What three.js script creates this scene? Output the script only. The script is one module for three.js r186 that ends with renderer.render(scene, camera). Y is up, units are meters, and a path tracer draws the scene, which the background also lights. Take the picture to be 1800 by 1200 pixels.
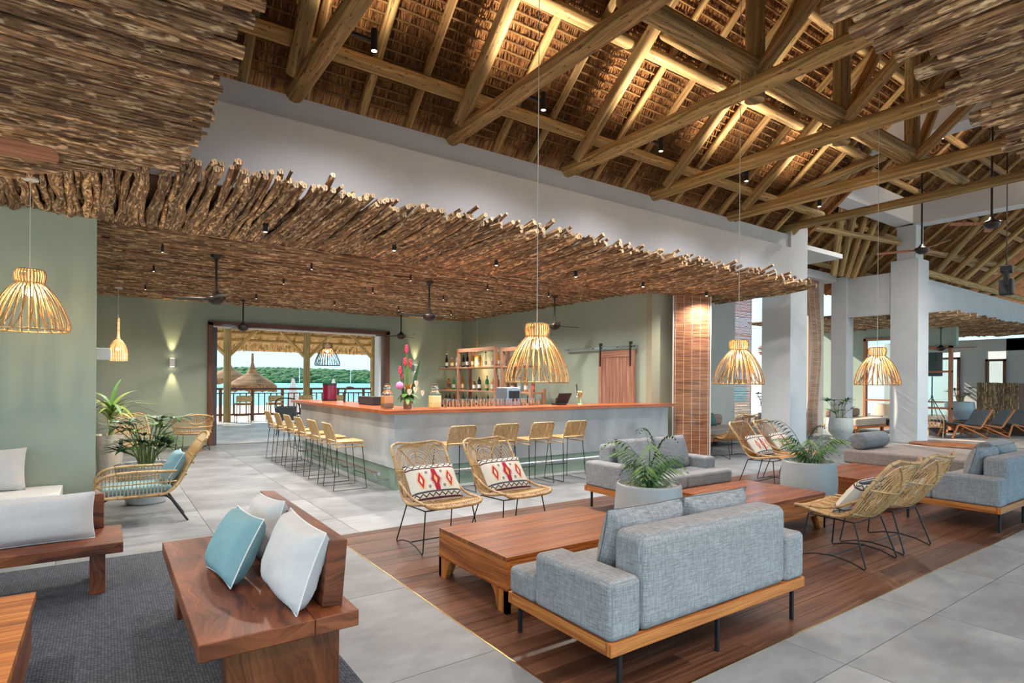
import * as THREE from 'three';
import { RoundedBoxGeometry } from 'three/addons/geometries/RoundedBoxGeometry.js';
import { mergeGeometries } from 'three/addons/utils/BufferGeometryUtils.js';

// ------------------------------------------------------------------ camera, sky, sun, exposure
const scene = new THREE.Scene();
const camera = new THREE.PerspectiveCamera(2 * Math.atan(600 / 1018) * 180 / Math.PI, 1.5, 0.05, 3000);
camera.position.set(0, 1.5, 0);
camera.rotation.order = 'YXZ';
camera.rotation.set(0, -35.1 * Math.PI / 180, 0.4 * Math.PI / 180);
camera.setViewOffset(1800, 1200, 0, -70, 1800, 1200);

const renderer = new THREE.WebGLRenderer({ antialias: true });
renderer.toneMapping = THREE.LinearToneMapping;
renderer.toneMappingExposure = 2.35;
renderer.shadowMap.enabled = true;

{ // clear tropical sky: pale at the horizon, deeper blue overhead
  const w = 256, h = 128, d = new Float32Array(w * h * 4);
  for (let j = 0; j < h; j++) for (let i = 0; i < w; i++) {
    const el = ((j + 0.5) / h - 0.5) * Math.PI, t = Math.pow(Math.max(0, Math.sin(el)), 0.5);
    const c = [0.32 + 0.14 * t, 0.67, 0.87 - 0.01 * t], k = 1.1;
    const o = (j * w + i) * 4;
    d[o] = c[0] * k; d[o + 1] = c[1] * k; d[o + 2] = c[2] * k; d[o + 3] = 1;
  }
  const t = new THREE.DataTexture(d, w, h, THREE.RGBAFormat, THREE.FloatType);
  t.mapping = THREE.EquirectangularReflectionMapping; t.magFilter = THREE.LinearFilter; t.needsUpdate = true;
  scene.background = t; scene.environment = t;
}
const sun = new THREE.DirectionalLight(0xfff1dc, 4.5);
sun.position.set(-9, 27, -41); sun.target.position.set(6, 0, -6);
sun.castShadow = true;
Object.assign(sun.shadow.camera, { left: -40, right: 40, top: 40, bottom: -40, near: 1, far: 140 });
sun.shadow.mapSize.set(4096, 4096);
scene.add(sun, sun.target);

// ------------------------------------------------------------------ helpers
let seed = 12345;
const rnd = () => { seed = (seed + 0x6d2b79f5) | 0; let t = Math.imul(seed ^ (seed >>> 15), 1 | seed); t = (t + Math.imul(t ^ (t >>> 7), 61 | t)) ^ t; return ((t ^ (t >>> 14)) >>> 0) / 4294967296; };
const rr = (a, b) => a + (b - a) * rnd();
const V = (x, y, z) => new THREE.Vector3(x, y, z);
const vv = (p) => (p.isVector3 ? p : new THREE.Vector3(p[0], p[1], p[2]));
const lerp = (a, b, t) => a + (b - a) * t, clamp = (x, a = 0, b = 1) => Math.min(b, Math.max(a, x));
const PI = Math.PI;

// tiling value noise
function hash(i, j, s) { let h = Math.imul(i, 374761393) ^ Math.imul(j, 668265263) ^ Math.imul(s, 2147483647 ^ 0x5bd1e995); h = Math.imul(h ^ (h >>> 13), 1274126177); return ((h ^ (h >>> 16)) >>> 0) / 4294967296; }
function vnoise(x, y, px, py, s) {
  const xi = Math.floor(x), yi = Math.floor(y), fx = x - xi, fy = y - yi, u = fx * fx * (3 - 2 * fx), v = fy * fy * (3 - 2 * fy);
  const m = (a, p) => ((a % p) + p) % p;
  const a = hash(m(xi, px), m(yi, py), s), b = hash(m(xi + 1, px), m(yi, py), s), c = hash(m(xi, px), m(yi + 1, py), s), d = hash(m(xi + 1, px), m(yi + 1, py), s);
  return a + (b - a) * u + (c - a) * v + (a - b - c + d) * u * v;
}
function fbm(x, y, fx, fy, s, oct = 4) { let a = 0, w = 0.5, t = 0; for (let o = 0; o < oct; o++) { a += w * vnoise(x * fx, y * fy, fx, fy, s + o); t += w; w *= 0.5; fx *= 2; fy *= 2; } return a / t; }
function tex(n, fn, metres, srgb = true) {
  const d = new Uint8Array(n * n * 4);
  for (let j = 0; j < n; j++) for (let i = 0; i < n; i++) {
    const c = fn(i / n, j / n), o = (j * n + i) * 4;
    for (let k = 0; k < 3; k++) d[o + k] = 255 * clamp(Array.isArray(c) ? c[k] : c);
    d[o + 3] = 255;
  }
  const t = new THREE.DataTexture(d, n, n, THREE.RGBAFormat);
  t.wrapS = t.wrapT = THREE.RepeatWrapping; t.magFilter = THREE.LinearFilter; t.minFilter = THREE.LinearMipmapLinearFilter; t.generateMipmaps = true;
  if (srgb) t.colorSpace = THREE.SRGBColorSpace;
  const m = Array.isArray(metres) ? metres : [metres, metres];
  t.repeat.set(1 / m[0], 1 / m[1]); t.needsUpdate = true;
  return t;
}
const mix3 = (a, b, t) => [lerp(a[0], b[0], t), lerp(a[1], b[1], t), lerp(a[2], b[2], t)];
const ramp = (cols, t) => { const k = clamp(t) * (cols.length - 1), i = Math.min(cols.length - 2, Math.floor(k)); return mix3(cols[i], cols[i + 1], k - i); };
const rgb = (r, g, b) => [r / 255, g / 255, b / 255];

// ------------------------------------------------------------------ textures (grain runs along u; repeat in metres)
const N = 512;
const T = {};
const grain = (u, v, s, f = 1) => {
  const w = (fbm(u, v, 2, 4, s + 40, 3) - 0.5) * 0.22, v2 = v + w * 0.5;
  return 0.55 * fbm(u, v2, 2 * f, 22 * f, s, 4) + 0.45 * fbm(u, v2, 3 * f, 90 * f, s + 9, 3);
};
T.teak = tex(N, (u, v) => { const g = grain(u, v, 3); return ramp([rgb(118, 66, 28), rgb(168, 99, 44), rgb(203, 136, 70)], (g - 0.28) * 2.1); }, [1.1, 0.5]);
T.pale = tex(N, (u, v) => { const g = grain(u, v, 29); return ramp([rgb(132, 98, 82), rgb(178, 142, 122), rgb(212, 180, 160)], (g - 0.26) * 2.0); }, [1.1, 0.5]);
T.suar = tex(N, (u, v) => { const sw = fbm(u, v, 3, 3, 77, 4), g = grain(u + sw * 0.05, v + sw * 0.3, 5); return ramp([rgb(64, 33, 20), rgb(116, 66, 40), rgb(150, 90, 54), rgb(172, 108, 66)], (g * 0.65 + sw * 0.5 - 0.28) * 1.9); }, [1.0, 0.7]);
T.deck = tex(N, (u, v) => { const g = grain(u, v, 11); return ramp([rgb(62, 40, 30), rgb(90, 60, 45), rgb(116, 80, 60)], (g - 0.26) * 2.0); }, [1.2, 0.4]);
T.log = tex(N, (u, v) => { const g = grain(u, v, 17), p = fbm(u, v, 5, 7, 23, 4); let c = ramp([rgb(100, 82, 54), rgb(146, 122, 84), rgb(188, 166, 122)], (g - 0.26) * 2.0); c = mix3(c, rgb(116, 116, 76), clamp((p - 0.52) * 2.4) * 0.6); const k = fbm(u, v, 16, 26, 31, 2); return k > 0.80 ? mix3(c, rgb(70, 48, 26), 0.6) : c; }, [1.4, 0.5]);
T.bark = tex(N, (u, v) => { const g = fbm(u, v, 5, 26, 41, 4), p = fbm(u, v, 10, 10, 47, 4), q = fbm(u, v, 20, 60, 53, 3); let c = ramp([rgb(78, 60, 46), rgb(130, 105, 80), rgb(182, 154, 118)], (g - 0.25) * 1.9); if (p > 0.55) c = mix3(c, rgb(214, 192, 158), clamp((p - 0.55) * 6)); if (q > 0.62) c = mix3(c, rgb(58, 40, 28), clamp((q - 0.62) * 5)); return c; }, [0.8, 0.25]);
T.barkB = tex(N, (u, v) => 0.6 * fbm(u, v, 5, 26, 41, 4) + 0.4 * fbm(u, v, 20, 60, 53, 3), [0.6, 0.25], false);
T.straw = tex(256, (u, v) => { const g = fbm(u, v, 3, 70, 61, 3), p = fbm(u, v, 6, 6, 67, 3); return ramp([rgb(86, 54, 28), rgb(146, 98, 54), rgb(190, 142, 88)], (g * 0.8 + p * 0.35 - 0.28) * 1.9); }, [0.5, 0.8]);
T.strawPale = tex(256, (u, v) => { const g = fbm(u, v, 3, 70, 61, 3), p = fbm(u, v, 6, 6, 67, 3); return ramp([rgb(140, 112, 74), rgb(196, 168, 120), rgb(228, 206, 162)], (g * 0.8 + p * 0.35 - 0.28) * 1.9); }, [0.5, 0.8]);
T.linen = tex(N, (u, v) => { const a = fbm(u, v, 8, 170, 71, 2), b = fbm(u, v, 170, 8, 73, 2), n = fbm(u, v, 110, 110, 75, 2); const t = (a + b) * 0.5 * 0.75 + n * 0.25; return ramp([rgb(113, 115, 117), rgb(145, 147, 149), rgb(174, 176, 177)], (t - 0.27) * 2.3); }, 0.34);
T.cotton = tex(256, (u, v) => 0.9 + 0.1 * (fbm(u, v, 100, 100, 301, 2) * 0.6 + fbm(u, v, 6, 6, 303, 3) * 0.4), 0.3);
T.linenB = tex(N, (u, v) => (fbm(u, v, 6, 150, 71, 2) + fbm(u, v, 150, 6, 73, 2)) * 0.5, 0.34, false);
T.conc = tex(N, (u, v) => { const a = fbm(u, v, 4, 4, 81, 5), b = fbm(u, v, 14, 30, 83, 3); return ramp([rgb(124, 125, 126), rgb(146, 147, 148), rgb(166, 166, 166)], (a * 0.75 + b * 0.3 - 0.3) * 1.9); }, 1.7);
T.rug = tex(N, (u, v) => { const i = Math.floor(u * 64), j = Math.floor(v * 64), fx = u * 64 - i, fy = v * 64 - j; const up = (i + j) % 2; const h = up ? Math.sin(PI * fx) : Math.sin(PI * fy); const n = hash(i, j, 5); return ramp([rgb(44, 46, 50), rgb(86, 88, 92), rgb(118, 118, 120)], 0.75 * h * (0.55 + 0.45 * n) + 0.12 * n); }, 0.95);
T.rugB = tex(N, (u, v) => { const i = Math.floor(u * 64), j = Math.floor(v * 64), fx = u * 64 - i, fy = v * 64 - j; return (i + j) % 2 ? Math.sin(PI * fx) : Math.sin(PI * fy); }, 0.95, false);
T.plaster = tex(N, (u, v) => { const a = fbm(u, v, 5, 5, 91, 5); return 0.93 + 0.07 * a; }, 2.4);
T.barwall = tex(N, (u, v) => { const a = fbm(u, v, 4, 4, 95, 5), b = fbm(u, v, 9, 5, 99, 4); return ramp([rgb(158, 162, 162), rgb(184, 187, 186), rgb(206, 208, 206)], (a * 0.7 + b * 0.4 - 0.3) * 1.8); }, 2.2);
T.rattan = tex(256, (u, v) => { const node = Math.abs(((u * 4) % 1) - 0.5) < 0.02 ? 1 : 0; const g = fbm(u, v, 10, 30, 101, 3), p = fbm(u, v, 7, 3, 103, 3); let c = ramp([rgb(160, 118, 70), rgb(205, 168, 116), rgb(234, 208, 164)], (g * 0.55 + p * 0.6 - 0.28) * 1.8); return node ? mix3(c, rgb(120, 76, 38), 0.6) : c; }, [0.7, 0.1]);
T.blind = tex(256, (u, v) => { const g = fbm(u, v, 2, 60, 107, 2), p = fbm(u, v, 3, 9, 109, 3); return ramp([rgb(112, 62, 36), rgb(162, 100, 60), rgb(198, 142, 92)], (g * 0.6 + p * 0.55 - 0.3) * 1.9); }, [0.9, 0.5]);
T.leaf = tex(128, (u, v) => { const g = fbm(u, v, 2, 20, 113, 3); return 0.75 + 0.25 * g; }, [0.3, 0.05]);
T.speck = tex(256, (u, v) => { const a = fbm(u, v, 60, 60, 117, 2), b = fbm(u, v, 6, 6, 119, 3); return 0.86 + 0.1 * b + (a > 0.72 ? -0.12 : 0); }, 0.4);
T.kilim = (() => {
  const c = document.createElement('canvas'); c.width = 512; c.height = 320; const g = c.getContext('2d');
  g.fillStyle = '#e4dccb'; g.fillRect(0, 0, 512, 320);
  const band = (y) => { g.fillStyle = '#3a2a33'; g.fillRect(0, y, 512, 52); g.fillStyle = '#e4dccb'; g.fillRect(0, y + 8, 512, 34); g.strokeStyle = '#2c2630'; g.lineWidth = 8; g.beginPath(); for (let i = 0; i <= 16; i++) { const x = i * 32; i ? g.lineTo(x, y + (i % 2 ? 13 : 37)) : g.moveTo(x, y + 37); } g.stroke(); g.fillStyle = '#6b3346'; g.fillRect(0, y + 46, 512, 8); g.fillStyle = '#58636a'; g.fillRect(0, y - 6, 512, 8); };
  band(8); band(262);
  const diamond = (cx, w, h, main, spike, core) => {
    g.strokeStyle = spike; g.lineWidth = 4;
    for (let k = -7; k <= 7; k++) { const y = 160 + k * h / 15, half = w * (1 - Math.abs(k) / 9) + 14; g.beginPath(); g.moveTo(cx - half, y + 5); g.lineTo(cx + half, y + 5); g.stroke(); }
    g.fillStyle = main; g.beginPath(); g.moveTo(cx, 160 - h / 2); g.lineTo(cx + w, 160); g.lineTo(cx, 160 + h / 2); g.lineTo(cx - w, 160); g.fill();
    g.fillStyle = core; g.beginPath(); g.moveTo(cx, 160 - h / 4); g.lineTo(cx + w * 0.38, 160); g.lineTo(cx, 160 + h / 4); g.lineTo(cx - w * 0.38, 160); g.fill();
  };
  g.fillStyle = '#b3233a'; g.fillRect(232, 66, 48, 190);
  diamond(110, 34, 150, '#c8352c', '#dda23e', '#f0e6d2'); diamond(256, 46, 170, '#b3233a', '#a51f38', '#e9b86a'); diamond(402, 34, 150, '#c8352c', '#dda23e', '#f0e6d2');
  g.strokeStyle = '#2c2630'; g.lineWidth = 5;
  for (const [x, y] of [[180, 96], [332, 96], [180, 222], [332, 222]]) { g.beginPath(); g.arc(x, y, 11, 0.9, 2.3 * PI / 1.1); g.stroke(); g.beginPath(); g.moveTo(x - 12, y); g.lineTo(x + 12, y); g.stroke(); }
  const t = new THREE.CanvasTexture(c); t.colorSpace = THREE.SRGBColorSpace; t.magFilter = THREE.LinearFilter; return t;
})();

// ------------------------------------------------------------------ materials
const std = (o) => new THREE.MeshStandardMaterial({ roughness: 0.8, ...o });
const lin = (r, g, b) => new THREE.Color().setRGB(r, g, b);
const M = {
  teak: std({ map: T.teak, color: lin(1.12, 1.08, 1.0), roughness: 0.5 }), teakDark: std({ map: T.teak, color: lin(0.62, 0.5, 0.42), roughness: 0.38 }),
  suar: std({ map: T.suar, color: lin(0.85, 0.72, 0.6), roughness: 0.4 }), suarLight: std({ map: T.suar, color: lin(0.95, 0.84, 0.76), roughness: 0.42 }),
  deck: [0.95, 1.15, 1.35, 1.6].map((k) => std({ map: T.deck, color: lin(k, k * 0.97, k * 0.95), roughness: 0.33 })),
  counter: std({ map: T.teak, color: lin(0.9, 0.62, 0.5), roughness: 0.28 }),
  doorWood: std({ map: T.pale, color: lin(0.8, 0.62, 0.55), roughness: 0.6 }),
  frameWood: std({ map: T.pale, color: lin(0.34, 0.2, 0.15), roughness: 0.5 }),
  shelfWood: std({ map: T.pale, color: lin(0.85, 0.68, 0.55), roughness: 0.6 }),
  orangeWood: std({ map: T.pale, color: lin(0.95, 0.6, 0.4), roughness: 0.55 }),
  log: [[1.5, 1.42, 1.25], [1.2, 1.18, 1.05], [1.7, 1.58, 1.3], [1.45, 1.25, 1.02]].map((c) => std({ map: T.log, color: lin(...c), roughness: 0.75, bumpMap: T.log, bumpScale: 0.004 })),
  batten: std({ map: T.log, color: lin(0.95, 0.74, 0.52), roughness: 0.8 }),
  stick: [[1.2, 1.12, 1.0], [1.5, 1.36, 1.2], [0.95, 0.88, 0.8], [1.7, 1.5, 1.25], [1.1, 1.04, 0.98]].map((c) => std({ map: T.bark, color: lin(...c), roughness: 0.9, bumpMap: T.barkB, bumpScale: 0.006 })),
  stickV: std({ map: T.bark, vertexColors: true, roughness: 0.9, bumpMap: T.barkB, bumpScale: 0.006 }),
  backing: std({ map: T.pale, color: lin(0.5, 0.4, 0.32), roughness: 1 }),
  thatch: std({ map: T.straw, roughness: 0.95, vertexColors: true }),
  thatchBase: std({ map: T.straw, color: lin(0.95, 0.92, 0.9), roughness: 1 }),
  thatchOut: std({ map: T.strawPale, roughness: 1 }), thatchFringe: std({ map: T.strawPale, vertexColors: true, roughness: 1 }),
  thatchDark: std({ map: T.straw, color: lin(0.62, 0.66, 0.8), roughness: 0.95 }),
  white: std({ map: T.plaster, color: lin(0.68, 0.69, 0.70), roughness: 0.85 }),
  green: std({ map: T.plaster, color: lin(0.37, 0.435, 0.35), roughness: 0.85 }),
  greyWall: std({ map: T.plaster, color: lin(0.5, 0.51, 0.47), roughness: 0.85 }),
  barWall: std({ map: T.barwall, roughness: 0.7 }),
  barGreen: std({ map: T.plaster, color: lin(0.26, 0.36, 0.28), roughness: 0.45 }),
  tile: [0.78, 0.83, 0.88, 0.92].map((k) => std({ map: T.conc, color: lin(k * 0.96, k, k * 1.03), roughness: 0.42 })),
  grout: std({ color: lin(0.2, 0.2, 0.2) }),
  rug: std({ map: T.rug, color: lin(0.95, 1.02, 1.15), bumpMap: T.rugB, bumpScale: 0.003, roughness: 1 }),
  linen: std({ map: T.linen, bumpMap: T.linenB, bumpScale: 0.0012, roughness: 0.95 }),
  linenDark: std({ map: T.linen, color: lin(0.72, 0.72, 0.74), bumpMap: T.linenB, bumpScale: 0.0012, roughness: 0.95 }),
  pale: std({ map: T.cotton, color: lin(0.66, 0.645, 0.63), roughness: 0.95 }),
  teal: std({ map: T.cotton, color: lin(0.22, 0.40, 0.44), roughness: 0.9 }),
  tealDark: std({ map: T.cotton, color: lin(0.06, 0.16, 0.15), roughness: 0.9 }),
  charcoal: std({ map: T.linen, color: lin(0.3, 0.34, 0.36), roughness: 0.9 }),
  taupe: std({ map: T.linen, color: lin(1.05, 0.88, 0.76), roughness: 0.95 }),
  beige: std({ map: T.linen, color: lin(1.7, 1.35, 1.05), roughness: 0.95 }),
  piping: std({ color: lin(0.8, 0.8, 0.79), roughness: 0.9 }),
  kilim: std({ map: T.kilim, roughness: 1 }),
  rattan: std({ map: T.rattan, color: lin(0.86, 0.82, 0.76), roughness: 0.5 }), rattanDark: std({ map: T.rattan, color: lin(0.62, 0.46, 0.32), roughness: 0.55 }),
  rattanPale: std({ map: T.rattan, color: lin(0.95, 0.92, 0.88), roughness: 0.55 }), rattanBlack: std({ map: T.rattan, color: lin(0.09, 0.075, 0.065), roughness: 0.5 }),
  blind: std({ map: T.blind, roughness: 0.7 }), blindPale: std({ map: T.pale, color: lin(0.85, 0.78, 0.66), roughness: 0.8 }), blindBack: new THREE.MeshPhysicalMaterial({ map: T.pale, color: lin(1, 0.72, 0.42), roughness: 1, transmission: 0.55, thickness: 0 }),
  black: std({ color: lin(0.018, 0.018, 0.02), roughness: 0.45, metalness: 0.3 }), blackMatte: std({ color: lin(0.025, 0.025, 0.03), roughness: 0.7 }),
  bronze: std({ color: lin(0.05, 0.04, 0.035), roughness: 0.35, metalness: 0.6 }),
  steel: std({ color: lin(0.62, 0.62, 0.63), roughness: 0.22, metalness: 1 }), brass: std({ color: lin(0.75, 0.6, 0.28), roughness: 0.25, metalness: 1 }),
  whitePaint: std({ color: lin(0.78, 0.78, 0.77), roughness: 0.5 }), cord: std({ color: lin(0.7, 0.66, 0.58), roughness: 0.8 }),
  potGrey: std({ color: lin(0.42, 0.46, 0.47), roughness: 0.32 }), potWhite: std({ map: T.speck, color: lin(0.68, 0.68, 0.64), roughness: 0.35 }), potCream: std({ map: T.speck, color: lin(0.82, 0.74, 0.62), roughness: 0.5 }),
  pebble: [[0.68, 0.63, 0.54], [0.52, 0.47, 0.4], [0.78, 0.74, 0.66]].map((c) => std({ color: lin(...c), roughness: 0.85 })),
  soil: std({ color: lin(0.14, 0.1, 0.07), roughness: 1 }),
  leafA: std({ map: T.leaf, color: lin(0.13, 0.33, 0.055), roughness: 0.5, side: THREE.DoubleSide }), leafB: std({ map: T.leaf, color: lin(0.045, 0.14, 0.045), roughness: 0.45, side: THREE.DoubleSide }),
  leafC: std({ map: T.leaf, color: lin(0.38, 0.5, 0.08), roughness: 0.5, side: THREE.DoubleSide }), stem: std({ color: lin(0.16, 0.22, 0.06), roughness: 0.7 }),
  glass: new THREE.MeshPhysicalMaterial({ color: 0xffffff, roughness: 0.02, transmission: 1, thickness: 0.01, ior: 1.45 }),
  pane: new THREE.MeshPhysicalMaterial({ color: lin(0.9, 0.96, 0.95), roughness: 0.02, transmission: 1, thickness: 0 }),
  bulb: std({ color: lin(1, 0.9, 0.7), emissive: lin(1, 0.78, 0.46), emissiveIntensity: 7 }),
  lens: std({ color: lin(1, 0.95, 0.85), emissive: lin(1, 0.85, 0.6), emissiveIntensity: 6 }),
  sea: std({ color: lin(0.05, 0.42, 0.46), roughness: 0.35 }), sand: std({ color: lin(0.62, 0.5, 0.4), roughness: 1 }), grass: std({ color: lin(0.2, 0.26, 0.09), roughness: 1 }),
  foliage: [[0.035, 0.10, 0.03], [0.05, 0.13, 0.035], [0.028, 0.08, 0.03]].map((c) => std({ color: lin(...c), roughness: 1 })),
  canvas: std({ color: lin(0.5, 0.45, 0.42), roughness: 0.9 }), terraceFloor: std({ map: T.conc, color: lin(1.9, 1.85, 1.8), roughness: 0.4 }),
};
// ------------------------------------------------------------------ geometry helpers
function clean(g) { let o = g.index ? g.toNonIndexed() : g; for (const k of Object.keys(o.attributes)) if (!['position', 'normal', 'uv', 'color'].includes(k)) o.deleteAttribute(k); o.groups = []; return o; }
function merge(list) {
  const gs = list.map(clean), col = gs.some((g) => g.attributes.color);
  for (const g of gs) { if (!g.attributes.uv) g.setAttribute('uv', new THREE.BufferAttribute(new Float32Array(g.attributes.position.count * 2), 2)); if (col && !g.attributes.color) g.setAttribute('color', new THREE.BufferAttribute(new Float32Array(g.attributes.position.count * 3).fill(1), 3)); }
  return gs.length === 1 ? gs[0] : mergeGeometries(gs, false);
}
// uv in metres by the face a vertex lies on; u follows the grain axis (0 x, 1 y, 2 z)
function uvBox(g, axis = 0, off = [0, 0]) {
  const p = g.attributes.position, n = g.attributes.normal, uv = new Float32Array(p.count * 2);
  const o1 = (axis + 1) % 3, o2 = (axis + 2) % 3;
  for (let i = 0; i < p.count; i++) {
    const P = [p.getX(i), p.getY(i), p.getZ(i)], A = [Math.abs(n.getX(i)), Math.abs(n.getY(i)), Math.abs(n.getZ(i))];
    if (A[axis] > A[o1] && A[axis] > A[o2]) { uv[2 * i] = P[o1] + off[0]; uv[2 * i + 1] = P[o2] + off[1]; } else { uv[2 * i] = P[axis] + off[0]; uv[2 * i + 1] = (A[o1] > A[o2] ? P[o2] : P[o1]) + off[1]; }
  }
  g.setAttribute('uv', new THREE.BufferAttribute(uv, 2)); return g;
}
const longAxis = (w, h, d) => (w >= h && w >= d ? 0 : d >= h ? 2 : 1);
// box from min to max corner
function bx(x0, y0, z0, x1, y1, z1, axis, off) {
  const w = x1 - x0, h = y1 - y0, d = z1 - z0, g = clean(new THREE.BoxGeometry(w, h, d)); g.translate((x0 + x1) / 2, (y0 + y1) / 2, (z0 + z1) / 2);
  return uvBox(g, axis ?? longAxis(w, h, d), off ?? [rr(0, 3), rr(0, 3)]);
}
function rbx(x0, y0, z0, x1, y1, z1, r = 0.01, axis, seg = 2) {
  const w = x1 - x0, h = y1 - y0, d = z1 - z0, g = clean(new RoundedBoxGeometry(w, h, d, seg, Math.min(r, w / 2.01, h / 2.01, d / 2.01))); g.translate((x0 + x1) / 2, (y0 + y1) / 2, (z0 + z1) / 2);
  return uvBox(g, axis ?? longAxis(w, h, d), [rr(0, 3), rr(0, 3)]);
}
// swept tube through points; r number or function of 0..1
function tube(pts, r, rad = 6, opt = {}) {
  const P = pts.map(vv), n = P.length, rf = typeof r === 'function' ? r : () => r, closed = !!opt.closed;
  const pos = [], nor = [], uv = [], idx = []; let len = opt.u0 ?? 0;
  const tan = P.map((p, i) => { const a = closed ? P[(i - 1 + n) % n] : P[Math.max(0, i - 1)], b = closed ? P[(i + 1) % n] : P[Math.min(n - 1, i + 1)]; return b.clone().sub(a).normalize(); });
  let nrm = Math.abs(tan[0].y) < 0.9 ? V(0, 1, 0) : V(1, 0, 0); nrm.addScaledVector(tan[0], -nrm.dot(tan[0])).normalize();
  const rings = closed ? n + 1 : n;
  for (let q = 0; q < rings; q++) {
    const i = q % n; if (q) { len += P[i].distanceTo(P[(q - 1) % n]); nrm.addScaledVector(tan[i], -nrm.dot(tan[i])).normalize(); }
    const b = tan[i].clone().cross(nrm), R = rf(n > 1 ? q / (rings - 1) : 0);
    for (let k = 0; k <= rad; k++) { const a = k / rad * 2 * PI, c = Math.cos(a), s = Math.sin(a); const nx = nrm.x * c + b.x * s, ny = nrm.y * c + b.y * s, nz = nrm.z * c + b.z * s; pos.push(P[i].x + nx * R, P[i].y + ny * R, P[i].z + nz * R); nor.push(nx, ny, nz); uv.push(len, a * R + (opt.v0 ?? 0)); }
    if (q) for (let k = 0; k < rad; k++) { const A = (q - 1) * (rad + 1) + k, B = A + rad + 1; idx.push(A, A + 1, B, B, A + 1, B + 1); }
  }
  if (!closed && opt.caps !== false) for (const e of [0, n - 1]) {
    const s = e ? 1 : -1, c0 = pos.length / 3, base = e * (rad + 1); pos.push(P[e].x, P[e].y, P[e].z); nor.push(tan[e].x * s, tan[e].y * s, tan[e].z * s); uv.push(0, 0);
    for (let k = 0; k <= rad; k++) { pos.push(pos[(base + k) * 3], pos[(base + k) * 3 + 1], pos[(base + k) * 3 + 2]); nor.push(tan[e].x * s, tan[e].y * s, tan[e].z * s); const a = k / rad * 2 * PI; uv.push(0.02 * Math.cos(a), 0.02 * Math.sin(a)); if (k) e ? idx.push(c0, c0 + k, c0 + k + 1) : idx.push(c0, c0 + k + 1, c0 + k); }
  }
  const g = new THREE.BufferGeometry(); g.setIndex(idx);
  g.setAttribute('position', new THREE.BufferAttribute(new Float32Array(pos), 3)); g.setAttribute('normal', new THREE.BufferAttribute(new Float32Array(nor), 3)); g.setAttribute('uv', new THREE.BufferAttribute(new Float32Array(uv), 2));
  return clean(g);
}
const curve = (pts, n = 16, closed = false, tension = 0.5) => new THREE.CatmullRomCurve3(pts.map(vv), closed, 'catmullrom', tension).getPoints(n);
const bar = (a, b, r, rad = 6) => tube([a, b], r, rad);
function lathe(prof, seg = 24) { const g = clean(new THREE.LatheGeometry(prof.map((p) => new THREE.Vector2(Math.max(p[0], 0.0001), p[1])), seg)); const p = g.attributes.position, uv = g.attributes.uv; for (let i = 0; i < p.count; i++) uv.setXY(i, uv.getX(i) * 2 * PI * 0.2, p.getY(i)); return g; }
const disc = (r, y, seg = 20) => { const g = clean(new THREE.CircleGeometry(r, seg)); g.rotateX(-PI / 2); g.translate(0, y, 0); return g; };
const ball = (r, x, y, z, a = 10, b = 8) => { const g = clean(new THREE.SphereGeometry(r, a, b)); g.translate(x, y, z); return g; };
const cyl = (r0, r1, y0, y1, seg = 16) => { const g = clean(new THREE.CylinderGeometry(r1, r0, y1 - y0, seg)); g.translate(0, (y0 + y1) / 2, 0); return g; };
const move = (g, x, y, z) => g.clone().translate(x, y, z);
function tint(g, c) { const n = g.attributes.position.count, a = new Float32Array(n * 3); for (let i = 0; i < n; i++) a.set(c, 3 * i); g.setAttribute('color', new THREE.BufferAttribute(a, 3)); return g; }
// a stuffed cushion standing in x (width), y (height), z (thickness), centred
function cushion(w, h, d, opt = {}) {
  const n = opt.n ?? 14, pin = opt.pinch ?? 0.07, pos = [], uv = [], idx = [], s0 = rr(0, 50);
  for (const side of [1, -1]) {
    const base = pos.length / 3;
    for (let j = 0; j <= n; j++) for (let i = 0; i <= n; i++) {
      const u = i / n * 2 - 1, v = j / n * 2 - 1;
      const x = w / 2 * u * (1 - pin * (1 - v * v)), y = h / 2 * v * (1 - pin * (1 - u * u));
      const e = Math.pow(Math.max(0, (1 - Math.pow(Math.abs(u), 2.6)) * (1 - Math.pow(Math.abs(v), 2.6))), 0.42);
      const wr = (vnoise(u * 5 + s0, v * 5 + s0, 999, 999, 7) - 0.5) * 0.10 + (vnoise(u * 2.2 + s0, v * 2.2, 999, 999, 8) - 0.5) * 0.16;
      pos.push(x, y, side * d / 2 * e * (1 + wr)); uv.push(opt.print ? (side * u + 1) / 2 : x + s0, opt.print ? (v + 1) / 2 : y);
      if (i && j) { const a = base + (j - 1) * (n + 1) + i - 1, b = a + 1, c = a + n + 1, e2 = c + 1; side > 0 ? idx.push(a, b, e2, a, e2, c) : idx.push(a, e2, b, a, c, e2); }
    }
  }
  const g = new THREE.BufferGeometry(); g.setAttribute('position', new THREE.BufferAttribute(new Float32Array(pos), 3)); g.setAttribute('uv', new THREE.BufferAttribute(new Float32Array(uv), 2)); g.setIndex(idx); g.computeVertexNormals(); return clean(g);
}
function pipingOf(w, h, pin = 0.07, r = 0.004) {
  const pts = []; const n = 10;
  for (let i = 0; i < n; i++) { const u = i / n * 2 - 1; pts.push([w / 2 * u, -h / 2 * (1 - pin * (1 - u * u)), 0]); }
  for (let i = 0; i < n; i++) { const v = i / n * 2 - 1; pts.push([w / 2 * (1 - pin * (1 - v * v)), h / 2 * v, 0]); }
  for (let i = 0; i < n; i++) { const u = 1 - i / n * 2; pts.push([w / 2 * u, h / 2 * (1 - pin * (1 - u * u)), 0]); }
  for (let i = 0; i < n; i++) { const v = 1 - i / n * 2; pts.push([-w / 2 * (1 - pin * (1 - v * v)), h / 2 * v, 0]); }
  return tube(pts, r, 5, { closed: true });
}

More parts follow.
